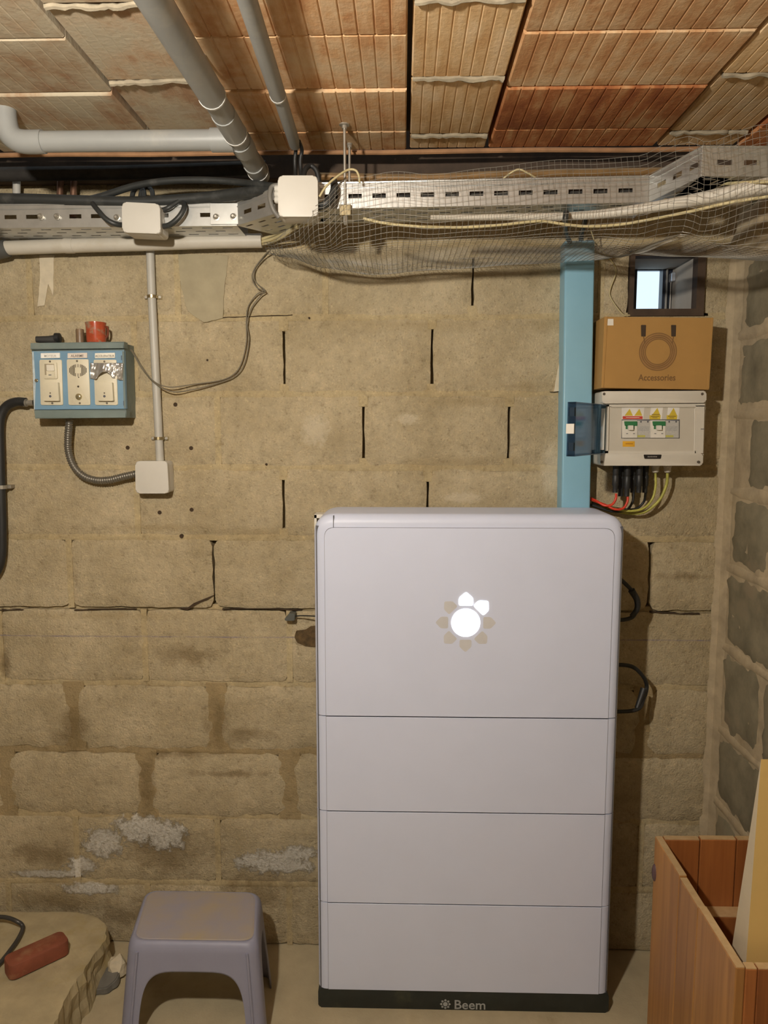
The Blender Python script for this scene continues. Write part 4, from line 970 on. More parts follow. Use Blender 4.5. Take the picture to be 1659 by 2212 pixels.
def collar(py, r, L, lip=True):
    q = along(py)
    bm = B(); tube(bm, [q - dirp*L, q], r, 20, smooth=False); c = obj('pipe_socket', bm, m_pipe, dp, smooth=True)
    if lip:
        bm = B(); tube(bm, [q - dirp*0.001, q + dirp*0.004], r+0.0012, 20, smooth=False); obj('socket_lip', bm, m_lip, c, smooth=True)
collar(205, 0.0255, 0.60); collar(288, 0.0245, 0.10); collar(322, 0.0255, 0.05, False); collar(368, 0.025, 0.05)
br = along(302)
E = pz(20, 303, ZP); E = Vector((E.x, br.y, ZP))
bm = B(); tube(bm, [br, Vector(((br.x+E.x)/2, br.y, ZP)), E + Vector((0.045, 0, 0))], 0.0215, 18, smooth=False); obj('branch_pipe', bm, m_pipe, dp, smooth=True)
bm = B(); tube(bm, [E + Vector((0.07, 0, 0)), E + Vector((0.03, 0, 0)), E + Vector((0.008, 0, 0.006)), E + Vector((-0.006, 0, 0.022)), E + Vector((-0.012, 0.0, 0.05)), E + Vector((-0.012, 0, 0.085))], 0.0245, 18, 4); obj('pipe_elbow', bm, m_pipe, dp, smooth=True)
bm = B(); tube(bm, [br + Vector((-0.012, 0, 0)), br + Vector((-0.06, 0, 0))], 0.0245, 18, smooth=False); obj('branch_socket', bm, m_pipe, dp, smooth=True)
# rod hanger of the drain pipe
q = pz(441, 118, CEIL); bm = B(); tube(bm, [q + Vector((0, 0, 0.004)), q + Vector((0, 0, -0.012)), q + Vector((0.006, 0, -0.02)), q + Vector((0, 0, -0.028)), q + Vector((-0.008, 0, -0.03)), q + Vector((-0.02, 0.004, -0.045))], 0.003, 8); obj('pipe_hook', bm, M('zinc', (0.50, 0.47, 0.41), 0.35, 0.7), dp, smooth=True)
sp = thing('slim_pipe', 'slim grey pipe running under the ceiling right of the big drain pipe', 'pipe', (-0.246, -0.7, 2.18))
ZS = 2.212; a = pz(518, -60, ZS); c = pz(637, 312, ZS)
bm = B(); tube(bm, [a - (c-a)*3.2, a.lerp(c, .5), c], 0.0135, 16, smooth=False); obj('pipe_run', bm, m_pipe, sp, smooth=True)
q = pz(600, 205, ZS); d = (c-a).normalized(); bm = B(); tube(bm, [q-d*0.5, q], 0.0155, 16, smooth=False); o = obj('pipe_socket', bm, m_pipe, sp, smooth=True)
bm = B(); tube(bm, [q-d*0.001, q+d*0.004], 0.0163, 16, smooth=False); obj('socket_lip', bm, m_lip, o, smooth=True)
for i, dx in enumerate((0, 12)):
    cable('black_cable', [c + Vector((dx*0.001, -0.02, 0)), c + Vector((dx*0.0012, 0.012, -0.008)), at(637+dx, 345, c.y+0.02), at(638+dx, 372, c.y+0.02), at(640+dx, 400, c.y+0.0)], 0.0045, m_black, ['left', 'right'][i] + ' black cable dropping from the slim pipe behind the largest junction box', 'cable', 'black cables from the slim pipe')
cable('black_cable', tpx([(655, 385, .30), (660, 366, .29), (670, 358, .28), (682, 366, .28), (688, 385, .28), (690, 420, .28)]), 0.006, m_black, 'black cable looping over the top right of the largest junction box')

# ------------------------------------------------------------------ galvanised cable tray
m_galv = M('galvanised', (0.55, 0.55, 0.53), 0.33, 0.75, var=0.10, vscale=24, bump=0.05, bscale=60)
ZT = 2.066; FH = 0.056; BD = 0.125
stn = [pz(-60, 493, ZT), pz(512, 487, ZT), pz(622, 452, ZT), pz(1402, 437, ZT), pz(1515, 380, ZT)]
stn.append(stn[-1] + Vector((0.27, 0.012, 0)))
tray = thing('cable_tray', 'perforated galvanised cable tray running along the wall under the ceiling', 'cable tray', (0.0, -0.2, ZT))
def slotted(P0, ux, uy, L, Wd_, nrm, th, slots, mat, name, parent):
    """sheet spanned by ux (length L) and uy (height Wd_) with rectangular through holes (s0,s1,t0,t1)"""
    xs = sorted({0, L} | {round(q, 6) for s in slots for q in s[:2] if 0 < q < L}); ys = sorted({0, Wd_} | {round(q, 6) for s in slots for q in s[2:]})
    bm = B(); grid = {}
    def V(i, j):
        if (i, j) not in grid: grid[(i, j)] = bm.verts.new(P0 + ux*xs[i] + uy*ys[j])
        return grid[(i, j)]
    for i in range(len(xs)-1):
        for j in range(len(ys)-1):
            mx, my = (xs[i]+xs[i+1])/2, (ys[j]+ys[j+1])/2
            if any(s[0] < mx < s[1] and s[2] < my < s[3] for s in slots): continue
            bm.faces.new((V(i, j), V(i+1, j), V(i+1, j+1), V(i, j+1)))
    o = obj(name, bm, mat, parent); md = o.modifiers.new('sheet', 'SOLIDIFY'); md.thickness = th; md.offset = 0; return o
UP = Vector((0, 0, 1))
for k in range(5):
    p, q = stn[k], stn[k+1]; ux = (q-p).normalized(); L = (q-p).length
    back = Vector((-ux.y, ux.x, 0));
    if back.y < 0: back = -back
    if k == 3: back = Vector((1, 0.25, 0)).normalized()
    pitch = 0.0555; off = 0.03
    hs = []
    s = off
    while s + 0.032 < L: hs.append((s, s+0.031, 0.021, 0.031)); s += pitch
    sec = slotted(p, ux, UP, L, FH, back, 0.0012, hs if k != 0 else [h for n_, h in enumerate(hs) if n_ % 3], m_galv, 'tray_section', tray)
    # rolled lip on top, pressed bead below it
    bm = B(); tube(bm, [p+UP*FH, q+UP*FH], 0.0028, 8, smooth=False); obj('rolled_lip', bm, m_galv, sec, smooth=True)
    bm = B(); tube(bm, [p+UP*(FH-0.012)-back*0.0005, q+UP*(FH-0.012)-back*0.0005], 0.0016, 6, smooth=False); obj('pressed_bead', bm, m_galv, sec, smooth=True)
    bs = []; row = 0
    for t in (0.016, 0.046, 0.076, 0.102):
        s = 0.012 + (0.026 if row % 2 else 0); row += 1
        while s + 0.027 < L: bs.append((round(s, 5), round(s+0.026, 5), t, t+0.007)); s += 0.052
    slotted(p, ux, back, L, BD, UP, 0.0012, bs, m_galv, 'tray_base', sec)
    bm = B(); pb, qb = p+back*BD, q+back*BD
    V = [bm.verts.new(v) for v in (pb, qb, qb+UP*FH, pb+UP*FH)]; bm.faces.new(V); o = obj('rear_wall', bm, m_galv, sec); md = o.modifiers.new('sheet', 'SOLIDIFY'); md.thickness = 0.0012
# dark cables lying inside the right length of tray, seen through its slots
for i, (o_, h_) in enumerate(((0.026, 0.021), (0.064, 0.020), (0.1, 0.020))):
    cable('tray_cable', [stn[2] + Vector((0.02, o_, h_)), stn[2].lerp(stn[3], .33) + Vector((0, o_, h_)), stn[2].lerp(stn[3], .66) + Vector((0, o_, h_)), stn[3] + Vector((-0.02, o_, h_))], 0.0185, M('dull_black', (0.035, 0.033, 0.03), 0.7), ['front', 'middle', 'rear'][i] + ' dark cable lying inside the tray behind its slots', 'cable', 'dark cables inside the tray')
m_zinc = M('zinc', (0.50, 0.47, 0.41), 0.35, 0.7)
# coupler plates and bolts on the left section
def flange_pt(px, py):   # point on the plane of the left flange
    return at(px, py, stn[0].y + (stn[1].y-stn[0].y)*((px+60)/572.0))
def cplate(x0, x1, name='coupler_plate'):
    a_, b_ = flange_pt(x0, 470), flange_pt(x1, 470); bm = B(); box(bm, a_.x, b_.x, min(a_.y, b_.y)-0.0035, min(a_.y, b_.y)-0.0012, ZT+0.002, ZT+FH-0.003, 0.0006, 1); return obj(name, bm, m_galv, tray)
cplate(455, 528)
for px, py in ((468, 470), (505, 469), (90, 469), (125, 469), (254, 471)):
    p = flange_pt(px, py); bm = B(); lathe(bm, [(0.0085, -0.001), (0.0085, -0.005), (0.006, -0.0055), (0.006, -0.011), (0.003, -0.014)], p, 'Y', 10); obj('tray_bolt', bm, m_zinc, tray)
# hangers: two threaded rods with a stirrup
hg = thing('rod_hanger', 'pair of threaded rods with stirrup hanging the tray from the clay ceiling', 'hanger', at(745, 470, -0.306))
for i, (px, py0, py1) in enumerate(((744, 268, 470), (755, 310, 395))):
    tp_ = pz(px, py0, CEIL); y = tp_.y; bt_ = at(px+(2 if i == 0 else 0), py1, y)
    bm = B(); tube(bm, [Vector((tp_.x, y, CEIL+0.003)), Vector((bt_.x, y, bt_.z))], 0.0032, 8, smooth=False); r_ = obj('threaded_rod', bm, m_zinc, hg, smooth=True)
    bm = B(); lathe(bm, [(0.012 if i == 0 else 0.007, 0.001), (0.012 if i == 0 else 0.007, -0.002), (0.006, -0.003), (0.006, -0.009)], (tp_.x, y, CEIL-0.001), 'Z', 12); obj('rod_washer', bm, m_zinc, r_)
p = at(746, 455, -0.312); bm = B(); box(bm, p.x-0.014, p.x+0.014, p.y-0.004, p.y+0.03, p.z-0.012, p.z+0.013, 0.0015, 1); obj('stirrup', bm, M('stirrup_brass', (0.26, 0.21, 0.12), 0.4, 0.7), hg)
bm = B(); lathe(bm, [(0.006, 0.0), (0.006, -0.012), (0.003, -0.02)], (p.x, p.y+0.004, p.z-0.011), 'Z', 8); obj('stirrup_nut', bm, m_zinc, hg)

# ------------------------------------------------------------------ black cables on the left tray
m_cab_ = M('black_cable', (0.030, 0.032, 0.031), 0.45, var=0.2, dirt=(0.08, 0.08, 0.075), dscale=12)
LBL = {'a': 'thick black cable lying along the top edge of the left tray'}
cable('black_cable', tpx([(-60, 428, .16), (60, 430, .16), (160, 433, .16), (300, 436, .16), (430, 428, .17), (520, 417, .2), (610, 408, .26)]), 0.0135, m_cab_, 'thickest black cable lying along the top edge of the left tray')
cable('black_cable', tpx([(-60, 437, .15), (80, 440, .15), (240, 441, .15), (400, 434, .16), (530, 424, .2), (610, 414, .26)]), 0.009, m_cab_, 'black cable directly below the thickest one on the left tray', 'cable')
cable('black_cable', tpx([(150, 440, .15), (220, 424, .15), (290, 402, .16), (360, 391, .17), (440, 389, .18), (520, 394, .2), (605, 404, .27)]), 0.0085, m_cab_, 'dark grey cable arching above the left tray towards the largest junction box')
cable('black_cable', tpx([(200, 440, .18), (212, 455, .20), (230, 474, .205), (250, 484, .20), (272, 487, .18)]), 0.0065, m_cab_, 'short black cable drooping into the left side of the askew junction box')
cable('black_cable', tpx([(345, 490, .175), (366, 486, .19), (386, 470, .195), (398, 450, .19), (396, 436, .17)]), 0.0068, m_cab_, 'short black cable curling up from the right side of the askew junction box')
cable('black_cable', tpx([(345, 456, .17), (362, 450, .18), (378, 440, .175), (390, 432, .17)]), 0.0060, m_cab_, 'shortest black cable above the curl right of the askew junction box')
cable('black_cable', tpx([(603, 470, .33), (590, 452, .335), (583, 425, .335), (588, 404, .33), (604, 400, .33)]), 0.0058, M('grey_cable', (0.16, 0.15, 0.13), 0.5), 'grey cable bowed along the left side of the largest junction box')
cable('black_cable', tpx([(686, 448, .34), (705, 440, .35), (716, 425, .34), (722, 405, .33), (720, 390, .30)]), 0.0085, m_cab_, 'black cable bent against the tray right of the largest junction box')
for i, (px, py) in enumerate(((298, 395), (316, 397))):
    cable('black_cable', tpx([(px-14, 436, .14), (px-10, 415, .13), (px, 404, .12), (px+12, 412, .13), (px+14, 434, .14)]), 0.006, m_cab_, ['left', 'right'][i] + ' small black cable loop above the askew junction box', 'cable', 'small black cable loops')
# dark bundle and old pipes between tray and ceiling
cable('insulated_pipe', [Vector((-1.9, -0.09, 2.215)), at(60, 376, -.09), at(220, 374, -.09), at(330, 371, -.09), at(480, 366, -.09), at(575, 362, -.08)], 0.018, M('black_lagging', (0.022, 0.019, 0.016), 0.85, var=0.5, vscale=22, bump=0.9, bscale=40), 'black lagged pipe in the dark gap under the ceiling on the left', 'pipe')
for i, px in enumerate((131, 160)):
    cable('copper_pipe', tpx([(px, 372, .05), (px-1, 400, .05), (px-2, 440, .05), (px-2, 470, .05)]), 0.0085, M('old_copper', (0.20, 0.105, 0.065), 0.45, 0.5, var=0.3), ['left', 'right'][i] + ' short brown pipe dropping behind the left cable tray', 'pipe', 'short brown pipes')
cable('grey_pipe', tpx([(36, 378, .05), (36, 410, .05), (36, 455, .05)]), 0.010, m_pvc, 'short grey pipe dropping behind the far left end of the tray', 'pipe')
cable('brown_pipe', tpx([(690, 381, .03), (900, 384, .03), (1080, 377, .03), (1250, 373, .03), (1430, 370, .03)]), 0.010, M('brown_pipe', (0.27, 0.155, 0.06), 0.5, 0.2, var=0.25), 'thin brown pipe along the top of the wall above the tray', 'pipe')
cable('white_pipe', tpx([(930, 470, .34), (1080, 469, .34), (1230, 467, .34), (1330, 459, .36), (1450, 441, .42), (1560, 420, .49), (1690, 394, .54)]), lambda t: 0.0055+0.0105*t, m_pvcw, 'off-white pipe passing behind the mesh and rising to the right wall', 'pipe')
cable('yellow_cable', tpx([(785, 472, .365), (830, 482, .365), (900, 489, .365), (1000, 491, .365), (1080, 486, .365), (1165, 478, .365), (1215, 484, .365), (1270, 489, .365), (1340, 485, .37), (1420, 471, .40), (1500, 455, .46), (1580, 437, .51), (1690, 420, .55)]), 0.0033, m_yelc, 'long yellow cable sagging inside the wire mesh')
cable('yellow_cable', tpx([(1530, 400, .4), (1580, 396, .48), (1640, 393, .54), (1690, 391, .58)]), 0.0036, m_yelc, 'short yellow cable right of the tray bend near the wall')
cable('white_wire', tpx([(1080, 392, .3), (1100, 376, .31), (1120, 366, .32), (1140, 374, .32), (1165, 388, .31), (1190, 394, .3)]), 0.0022, m_yelc, 'pale wire standing up in a bow over the tray', 'wire')
cable('white_wire', tpx([(690, 425, .36), (705, 402, .36), (730, 380, .35), (752, 367, .34), (768, 368, .34), (775, 380, .34), (777, 395, .34)]), 0.0026, m_yelc, 'pale wire arching beside the threaded rods', 'wire')
cable('white_wire', tpx([(1272, 482, .10), (1280, 508, .07), (1290, 530, .05), (1325, 570, .01), (1330, 590, .008), (1318, 625, .008), (1320, 645, .008), (1345, 679, .03), (1360, 681, .06)]), 0.0018, m_yelc, 'pale wire hanging down beside the blue duct to the cardboard box', 'wire')
cable('black_cable', tpx([(1223, 458, .36), (1221, 478, .36), (1222, 500, .2), (1232, 526, .035)]), 0.0065, m_cab_, 'left black cable entering the top of the blue duct', 'cable', 'black cables into the blue duct')
cable('black_cable', tpx([(1268, 444, .15), (1263, 480, .12), (1256, 505, .07), (1255, 526, .035)]), 0.0065, m_cab_, 'right black cable entering the top of the blue duct', 'cable', 'black cables into the blue duct')
bm = B(); bmesh.ops.create_icosphere(bm, subdivisions=3, radius=1.0); c0 = at(1386, 447, -0.20)
for v in bm.verts: v.co = c0 + Vector((v.co.x*0.016, v.co.y*0.03, v.co.z*0.013))*(1+0.35*noise.noise(v.co*2.5))
tag(obj('blue_rag', bm, M('blue_rag', (0.22, 0.28, 0.50), 0.8, var=0.3), None, smooth=True), 'small crumpled blue rag tucked under the right tray bend', 'rag')

# ------------------------------------------------------------------ hanging wire mesh
def lerp_tab(tab, x):
    if x <= tab[0][0]: return tab[0][1]
    for (a0, b0), (a1, b1) in zip(tab, tab[1:]):
        if x <= a1:
            t = (x-a0)/(a1-a0); t = t*t*(3-2*t); return b0 + (b1-b0)*t
    return tab[-1][1]
EF = [(560, .12), (620, .26), (690, .385), (1380, .40), (1500, .56), (1750, .58)]
TT = [(570, 524), (600, 512), (640, 476), (690, 425), (745, 378), (850, 363), (930, 372), (1060, 357), (1250, 335), (1420, 316), (1530, 298), (1659, 262), (1740, 245)]
TB = [(570, 532), (600, 532), (700, 524), (800, 520), (950, 510), (1100, 503), (1300, 499), (1450, 505), (1600, 520), (1740, 530)]
TK = [(570, 540), (620, 556), (700, 580), (820, 590), (1010, 580), (1210, 568), (1350, 556), (1480, 556), (1560, 562), (1640, 535), (1740, 480)]
def tabX(tab, ef):
    out = []
    for px, py in tab:
        p = at(px, py, -(ef if isinstance(ef, float) else lerp_tab(EF, px))); out.append((p.x, p.z))
    return out
zT, zB, zK = tabX(TT, None), tabX(TB, None), tabX(TK, 0.012)
eX = [(at(px, 450, -v).x, v) for px, v in EF]
X0 = zB[0][0]; X1 = RIGHT - 0.012; CELL = 0.0127
cols = []
nu = int((X1-X0)/CELL); NV = 46
for i in range(nu+1):
    x = X0 + (X1-X0)*i/nu
    e0 = lerp_tab(eX, x); tz, bz_, kz = lerp_tab(zT, x), lerp_tab(zB, x), lerp_tab(zK, x)
    tz = max(tz, bz_ + 0.004)
    ctrl = [Vector((x, -e0+0.02, tz)), Vector((x, -e0-0.004, (tz*0.55+bz_*0.45))), Vector((x, -e0, bz_+0.012)), Vector((x, -e0+0.05, bz_-0.006)), Vector((x, -(e0*0.45), (bz_+kz)/2-0.006)), Vector((x, -0.03, kz-0.004)), Vector((x, -0.010, kz+0.03))]
    P = crom(ctrl, 10); L = [0]
    for k in range(1, len(P)): L.append(L[-1]+(P[k]-P[k-1]).length)
    col = []
    nv = max(4, int(L[-1]/CELL)); s = L[-1]; step = 0
    for k in range(NV):
        s = k*CELL
        if s > L[-1]: break
        j = max(1, next(jj for jj in range(len(L)) if L[jj] >= s-1e-9)); t = (s-L[j-1])/max(1e-9, L[j]-L[j-1]); q = P[j-1].lerp(P[j], t)
        q = q + Vector((0.008*noise.noise(q*4+Vector((3, 0, 0))), 0.012*noise.noise(q*5), 0.006*noise.noise(q*6+Vector((0, 5, 0)))))
        if q.y > -0.004: q.y = -0.004
        col.append(q)
    cols.append(col)
bm = B(); RW = 0.0005
def wire(bm, a_, b_, last):
    t = (b_-a_).normalized(); u = t.cross(Vector((0.2, 0.9, 0.4))).normalized(); w = t.cross(u)
    def ringv(p): return [bm.verts.new(p + (u*math.cos(k_*2.0944) + w*math.sin(k_*2.0944))*RW) for k_ in range(3)]
    r0 = last or ringv(a_); r1 = ringv(b_)
    for k_ in range(3): bm.faces.new((r0[k_], r0[(k_+1) % 3], r1[(k_+1) % 3], r1[k_]))
    return r1
for col in cols:
    last = None
    for k in range(len(col)-1): last = wire(bm, col[k], col[k+1], last)
for k in range(NV):
    last = None
    for i in range(len(cols)-1):
        if k < len(cols[i]) and k < len(cols[i+1]): last = wire(bm, cols[i][k], cols[i+1][k], last)
        else: last = None
me = bpy.data.meshes.new('wire_mesh'); bm.to_mesh(me); bm.free()
tag(obj('wire_mesh', me, M('mesh_wire', (0.24, 0.23, 0.20), 0.45, 0.3, var=0.1)), 'sagging sheet of square galvanised wire mesh hung below the cable tray', 'wire mesh')

# ------------------------------------------------------------------ plastic step stool
m_stool = M('stool_plastic', (0.26, 0.26, 0.34), 0.45, var=0.06, vscale=7, spec=0.4)
def stool_top_mat():
    m, nt, p = _nt('stool_top'); pos = _pos(nt)
    n = _noise(nt, pos, 6, 6, 0.6)
    c = _mix(nt, _range(nt, n, 0.30, 0.62), (0.28, 0.27, 0.33), (0.36, 0.29, 0.19)); nt.links.new(c, p.inputs['Base Color']); p.inputs['Roughness'].default_value = 0.6
    return m
m_stop = stool_top_mat()
HS = 0.272
fl_, fr_ = onz(283, 2036, HS), onz(548, 2040, HS); bl_, br_ = onz(318, 1920, HS), onz(560, 1920, HS)
st = thing('step_stool', 'grey-lavender plastic step stool with dusty top standing left of the battery', 'stool', ((fl_.x+br_.x)/2, (fl_.y+bl_.y)/2, 0.0))
T = [Vector((fl_.x-0.012, fl_.y-0.002, HS)), Vector((fr_.x+0.012, fr_.y-0.002, HS)), Vector((br_.x+0.008, bl_.y+0.004, HS)), Vector((bl_.x-0.008, bl_.y+0.004, HS))]
fo = 0.028
G_ = [Vector((T[0].x-fo*0.8, T[0].y-fo, 0)), Vector((T[1].x+fo*0.8, T[1].y-fo, 0)), Vector((T[2].x+fo*0.8, T[2].y+fo*0.5, 0)), Vector((T[3].x-fo*0.8, T[3].y+fo*0.5, 0))]
# columns run round the four sides; each starts at the arch line and ends at the rim
cen4 = sum(T, Vector())/4
def ring_at(z):
    inset = 0.0
    if z > 0.246: dz = (z-0.246)/(HS-0.246); inset = 0.015*(1-math.sqrt(max(0, 1-dz*dz)))
    q4 = []
    for g, tt in zip(G_, T):
        v = g.lerp(tt, min(1, z/HS/0.95)); v = v - Vector((math.copysign(inset, v.x-cen4.x), math.copysign(inset, v.y-cen4.y), 0)); q4.append(v)
    return q4
RC = 0.034
def side_pt(i, t, z):
    q = ring_at(z); a_, b_ = q[i], q[(i+1) % 4]; u = (b_-a_); u.z = 0; L_ = u.length; u.normalize()
    p = a_ + u*(RC + (L_-2*RC)*t); return Vector((p.x, p.y, z))
def corner_pt(i, t, z):
    q = ring_at(z); p0, p1, p2 = q[i-1], q[i], q[(i+1) % 4]
    a_ = p1 + (p0-p1).normalized()*RC; b_ = p1 + (p2-p1).normalized()*RC
    p = a_*(1-t)**2 + p1*2*t*(1-t) + b_*t*t; return Vector((p.x, p.y, z))
colsS = []
for i in range(4):
    for k in range(6): colsS.append(('c', i, k/5, 0.0))
    top = 0.200 if i % 2 == 0 else 0.215
    wv = 0.455 if i % 2 == 0 else 0.42
    colsS.append(('s', i, (0.5-wv)*0.5, 0.0)); colsS.append(('s', i, 0.5-wv-0.0005, 0.0))
    NA = 28; ne = 2/5.0 if i % 2 == 0 else 2/3.2
    for k in range(NA+1):
        th_ = math.pi*k/NA; cx_ = -math.copysign(abs(math.cos(th_))**ne, math.cos(th_)); colsS.append(('s', i, 0.5 + wv*cx_, max(0.0, top*abs(math.sin(th_))**ne)))
    colsS.append(('s', i, 0.5+wv+0.0005, 0.0)); colsS.append(('s', i, 0.5+wv+(0.5-wv)*0.5, 0.0))
ZTOP = [0.246, 0.253, 0.259, 0.264, 0.268, 0.2705, HS]
bm = B(); V = []
for kd, i, t, h in colsS:
    zs = [h + (0.240-h)*q/10 for q in range(11)] + ZTOP
    V.append([bm.verts.new((side_pt if kd == 's' else corner_pt)(i, t, z)) for z in zs])
for i in range(len(V)):
    k = (i+1) % len(V)
    for j in range(len(V[0])-1): bm.faces.new((V[i][j], V[k][j], V[k][j+1], V[i][j+1]))
o = obj('stool_shell', bm, m_stool, st, smooth=True, angle=60)
md = o.modifiers.new('wall', 'SOLIDIFY'); md.thickness = 0.0035; md.offset = -1
topring = [((side_pt if kd == 's' else corner_pt)(i, t, HS)) for kd, i, t, h in colsS if kd == 'c' or h == 0.0]
n = len(topring)
bm = B(); tops = topring; cen = sum(tops, Vector())/len(tops)
f1 = [bm.verts.new(v) for v in tops]; f2 = [bm.verts.new(cen + (v-cen)*0.97 + Vector((0, 0, 0.0012))) for v in tops]; f3 = [bm.verts.new(v - Vector((0, 0, 0.003))) for v in tops]
for i in range(n):
    k = (i+1) % n; bm.faces.new((f1[i], f1[k], f2[k], f2[i])); bm.faces.new((f3[i], f3[k], f1[k], f1[i]))
bm.faces.new(f2); bm.faces.new(f3[::-1]); obj('stool_seat', bm, m_stop, st)
# corner ribs on the front
for s, (g, t_) in enumerate(((G_[0], T[0]), (G_[1], T[1]))):
    sg = 1 if s == 0 else -1
    bm = B(); p0 = g.lerp(t_, 0.0) + Vector((sg*0.030, -0.0005, 0.0)); p1 = g.lerp(t_, 0.92) + Vector((sg*0.030, -0.001, 0.0)); p1.z = 0.25
    tube(bm, [p0 + Vector((0, 0, 0.003)), p1], 0.0035, 8, smooth=False); obj('corner_rib', bm, m_stool, st, smooth=True)

# ------------------------------------------------------------------ wooden crate with boards
def wood(name, lo, hi, scale=1.0, axis='Z'):
    m, nt, p = _nt(name); pos = _pos(nt)
    oi = nt.nodes.new('ShaderNodeObjectInfo'); cmb = nt.nodes.new('ShaderNodeCombineXYZ'); nt.links.new(_math(nt, 'MULTIPLY', oi.outputs['Random'], 9.0), cmb.inputs[0]); 
    ad = nt.nodes.new('ShaderNodeVectorMath'); nt.links.new(pos, ad.inputs[0]); nt.links.new(cmb.outputs[0], ad.inputs[1])
    s = _scalevec(nt, ad.outputs[0], (60*scale, 60*scale, 2.2))
    n1 = _noise(nt, s, 1.0, 5, 0.55, 0.6); n2 = _noise(nt, _scalevec(nt, ad.outputs[0], (9, 9, 1.2)), 1.0, 4)
    c = _ramp(nt, _math(nt, 'ADD', _math(nt, 'MULTIPLY', n1, 0.5), _math(nt, 'MULTIPLY', n2, 0.5)), [(0.35, lo), (0.65, hi)])
    c = _mix(nt, 1.0, c, _ramp(nt, oi.outputs['Random'], [(0, (0.85, 0.82, 0.80)), (1, (1.12, 1.1, 1.08))]), 'MULTIPLY')
    nt.links.new(c, p.inputs['Base Color']); p.inputs['Roughness'].default_value = 0.45
    _bump(nt, p, n1, 0.12, 0.002); MATS[name] = m; return m
m_wood = wood('varnished_board', (0.23, 0.10, 0.028), (0.42, 0.21, 0.062)); m_wood2 = wood('dark_board', (0.20, 0.062, 0.016), (0.36, 0.13, 0.035)); m_raw = wood('raw_edge', (0.46, 0.31, 0.15), (0.58, 0.42, 0.23))
HC = 0.57
c1 = onz(1415, 1806, HC); c2_ = onz(1589, 2090, HC)
cx = (c1.x+c2_.x)/2; cy1, cy0 = c1.y, c2_.y; cx1 = RIGHT - 0.022
crate = thing('wooden_crate', 'open crate of varnished tongue and groove boards in the right corner', 'crate', ((cx+cx1)/2, (cy0+cy1)/2, 0))
TH = 0.018
def board(x0, x1, y0, y1, z0, z1, mat, edge=True, bev=0.0025):
    bm = B(); box(bm, x0, x1, y0, y1, z0, z1, bev, 2); o = obj('board', bm, mat, crate)
    if edge:
        bm = B(); box(bm, x0+0.0015, x1-0.0015, y0+0.001, y1-0.001, z1-0.001, z1+0.0012); obj('sawn_edge', bm, m_raw, o)
    return o
# left side: boards from back to front, as the photo parts them
ys = [cy1, cy1-(cy1-cy0)*0.365, cy1-(cy1-cy0)*0.60, cy0]
sd = [0.0, -0.004, -0.001]
ny = 3
for i in range(3): board(cx, cx+TH, ys[i+1]+0.0006, ys[i]-0.0006, 0.0, HC+sd[i], m_wood)
# back and front boards
for a_, b_, z in ((cx+TH, cx+TH+0.085, HC+0.001), (cx+TH+0.0865, cx+TH+0.172, HC+0.003), (cx+TH+0.1735, cx1-TH, HC+0.003)):
    board(a_, b_, cy1-TH, cy1, 0.0, z, m_wood2)
for a_, b_ in ((cx+TH, cx+TH+0.022), (cx+TH+0.0225, cx+TH+0.14), (cx+TH+0.1415, cx1-TH)):
    board(a_, b_, cy0, cy0+TH, 0.0, HC-0.003, m_wood2)
for i in range(2): board(cx1-TH, cx1, cy0+(cy1-cy0)*i/2+0.001, cy0+(cy1-cy0)*(i+1)/2-0.001, 0.0, HC, m_wood)
bm = B(); box(bm, cx+TH, cx1-TH, cy0+TH, cy1-TH, 0.01, 0.02); obj('crate_floor', bm, m_wood2, crate)
zl_ = HC-0.17; bm = B(); box(bm, cx+TH, cx1-TH, cy1-TH-0.04, cy1-TH, zl_-0.10, zl_, 0.002); o = obj('inner_ledge', bm, m_wood2, crate)
bm = B(); box(bm, cx+TH+0.001, cx1-TH-0.001, cy1-TH-0.039, cy1-TH-0.001, zl_, zl_+0.0015); obj('sawn_edge', bm, m_raw, o)
bm = B(); p = onx(1414, 1885, cx); bmesh.ops.create_uvsphere(bm, u_segments=12, v_segments=8, radius=1.0)
for v in bm.verts: v.co = Vector((cx + v.co.x*0.006, p.y + 0.0 + v.co.y*0.012, p.z + v.co.z*0.022))
obj('knot', bm, M('knot_dark', (0.10, 0.055, 0.06), 0.5), crate, smooth=True)
# ledge behind the front boards that carries the pale board
bm = B(); box(bm, cx+TH, cx1-TH, cy0+TH, cy0+TH+0.09, HC-0.075, HC-0.046, 0.002); obj('inner_ledge', bm, m_wood2, crate)
# pale board leaning in the crate
bmy = cy0 + TH + 0.028
pts_f = [at(1601, 2090, bmy-0.02), at(1580, 2043, bmy)]
lb = thing('leaning_board', 'pale yellow board leaning in the wooden crate', 'board', (cx1-0.08, bmy, 0.02))
m_pale = M('pale_board', (0.62, 0.42, 0.15), 0.45, var=0.05, vscale=4); m_pales = M('pale_board_side', (0.50, 0.42, 0.29), 0.6, var=0.06)
F0, F1 = at(1611, 2088, bmy), at(1644, 1640, bmy+0.01); K0, K1 = at(1581, 2046, bmy+0.06), at(1645, 1640, bmy+0.035)
F0 = F0 - (F1-F0)*((F0.z-(HC-0.045))/(F1-F0).z)
wv_ = Vector((0.075, 0, 0))
def hexa8(bm, A_, C_):
    A_ = [bm.verts.new(v) for v in A_]; C_ = [bm.verts.new(v) for v in C_]
    bm.faces.new(A_); bm.faces.new(C_[::-1])
    for i in range(4): k = (i+1) % 4; bm.faces.new((A_[i], C_[i], C_[k], A_[k]))
bm = B(); hexa8(bm, [F0, F0+wv_, F1+wv_*0.8, F1], [K0, K0+wv_*1.2, K1+wv_*0.8, K1])
bm.faces.ensure_lookup_table(); bm.faces[5].material_index = 1; obj('plank', bm, [m_pale, m_pales], lb)

